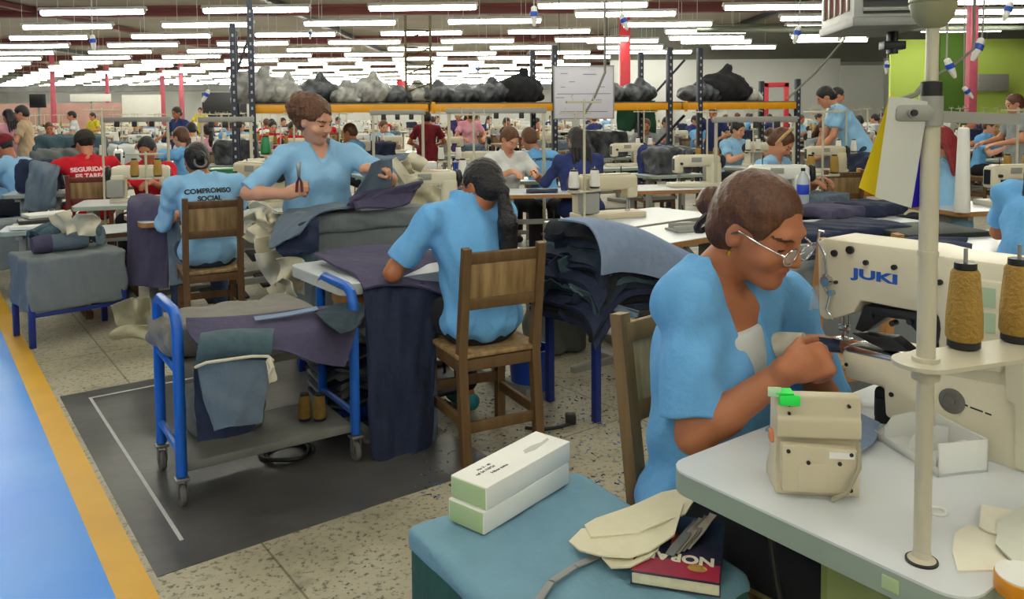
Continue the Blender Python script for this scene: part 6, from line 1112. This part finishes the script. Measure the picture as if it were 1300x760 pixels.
# ================================================================ far rows
occ = [(o.location.x, o.location.y) for o in C.objects if o.parent is None and (o.get('category') in ('table', 'person', 'chair') or o.name.startswith('column')) and o.location.y > 5]
rr = random.Random(11); PROT = {}; nfar = 0; npf = 0
def worker(kind, col):
    k = (kind, col)
    return k
SH_ = [SHIRTB, SHIRT, SHIRTB, NAVYC, SHIRT, WHITEC, REDC, SHIRTB, PINKC, GREYC]; HR_ = [HAIRK, HAIRB, HAIRK, HAIRC, HAIRK]
for j in range(-24, 30):
    for i in range(-14, 34):
        p = DB * (i * 1.75 + (j % 2) * .3) + DA * (j * 1.62)
        if not 9 < p.y < 40: continue
        px = CX + F * p.x / p.y
        if not -60 < px < 1360: continue
        if p.y > 31 and px > 770: continue
        if p.y > 22 and px > 1120: continue
        if p.y > 18 and rr.random() < .35: continue
        if p.y > 28 and rr.random() < .4: continue
        q_ = p + Vector((rr.uniform(-.15, .15), rr.uniform(-.15, .15), 0))
        if any((q_.x - a) ** 2 + (q_.y - b) ** 2 < 1.0 for a, b in occ) or abs((q_ - ra).xy.dot(rn.xy) - .45) < .75 and -.4 < (q_ - ra).xy.dot(ru.xy) < rl + .4: continue
        bd = rr.choice((CREAM, WHITE, BEIGE, CREAM)); cm = rr.choice((THREADW, GOLD, THREADW)); flip = rr.random() < .5; rot = TH + (PI if flip else 0) + rr.uniform(-.08, .08)
        station(CX + F * q_.x / q_.y, q_.y, rot, 'one %s of the far rows, pale and small in the distance', body=bd, cm=cm, cones=2 if q_.y < 24 else 1, grp='far rows', edge=rr.choice((EDGEG, WOODL))); nfar += 1
        u, v = Vector((math.cos(rot), math.sin(rot), 0)), Vector((-math.sin(rot), math.cos(rot), 0))
        if rr.random() < .62 and npf < 60:
            l = q_ - v * .55; sh_ = rr.choice(SH_); hm_ = rr.choice(HR_); hs = rr.choice(('bun', 'short', 'pony'))
            if hs not in PROT: PROT[hs] = person('x', (l.x, l.y), rot, SEAT, .0125, SHIRTB, PANTS, SKIN, hs, HAIRK, group='workers in the far rows', vneck=False)['root']; w2 = PROT[hs]
            else: w2 = dup(PROT[hs], (l.x, l.y, 0), rot)
            w2['label'] = 'seated worker in the far rows of machines, small in the distance'; w2['group'] = 'workers in the far rows'; w2['category'] = 'person'
            for ch in kids(w2):
                for pre, mm in (('shirt', sh_), ('hair', hm_), ('body', rr.choice((SKIN, SKIND, SKINL)))):
                    if ch.name.startswith(pre): ch.material_slots[0].link = 'OBJECT'; ch.material_slots[0].material = mm
            npf += 1
            ck = ('chair',)
            (dup(ST[ck], (*(l - v * .02).xy, 0), rot, None) if ck in ST else ST.setdefault(ck, make_chair('wooden chair under a worker in the far rows, small in the distance', (l - v * .02).xy, rot, 'chairs in the far rows')))
        elif rr.random() < .7:
            fk = ('stack', rr.randrange(3)); l = q_ - u * .33
            if fk in ST: dup(ST[fk], (l.x, l.y, .722), rot)
            else: ST[fk] = soft_box('fabric_stack', 'folded fabric stack on a table in the far rows, small in the distance', 'fabric', (l.x, l.y, .722), (.36, .4, .16 + .1 * fk[1]), rot, (D_SLATE, D_DARK, WHITEC)[fk[1]], .02, .012, .04, fk[1], 'far rows fabric stacks')
print('far stations', nfar, 'far workers', npf)
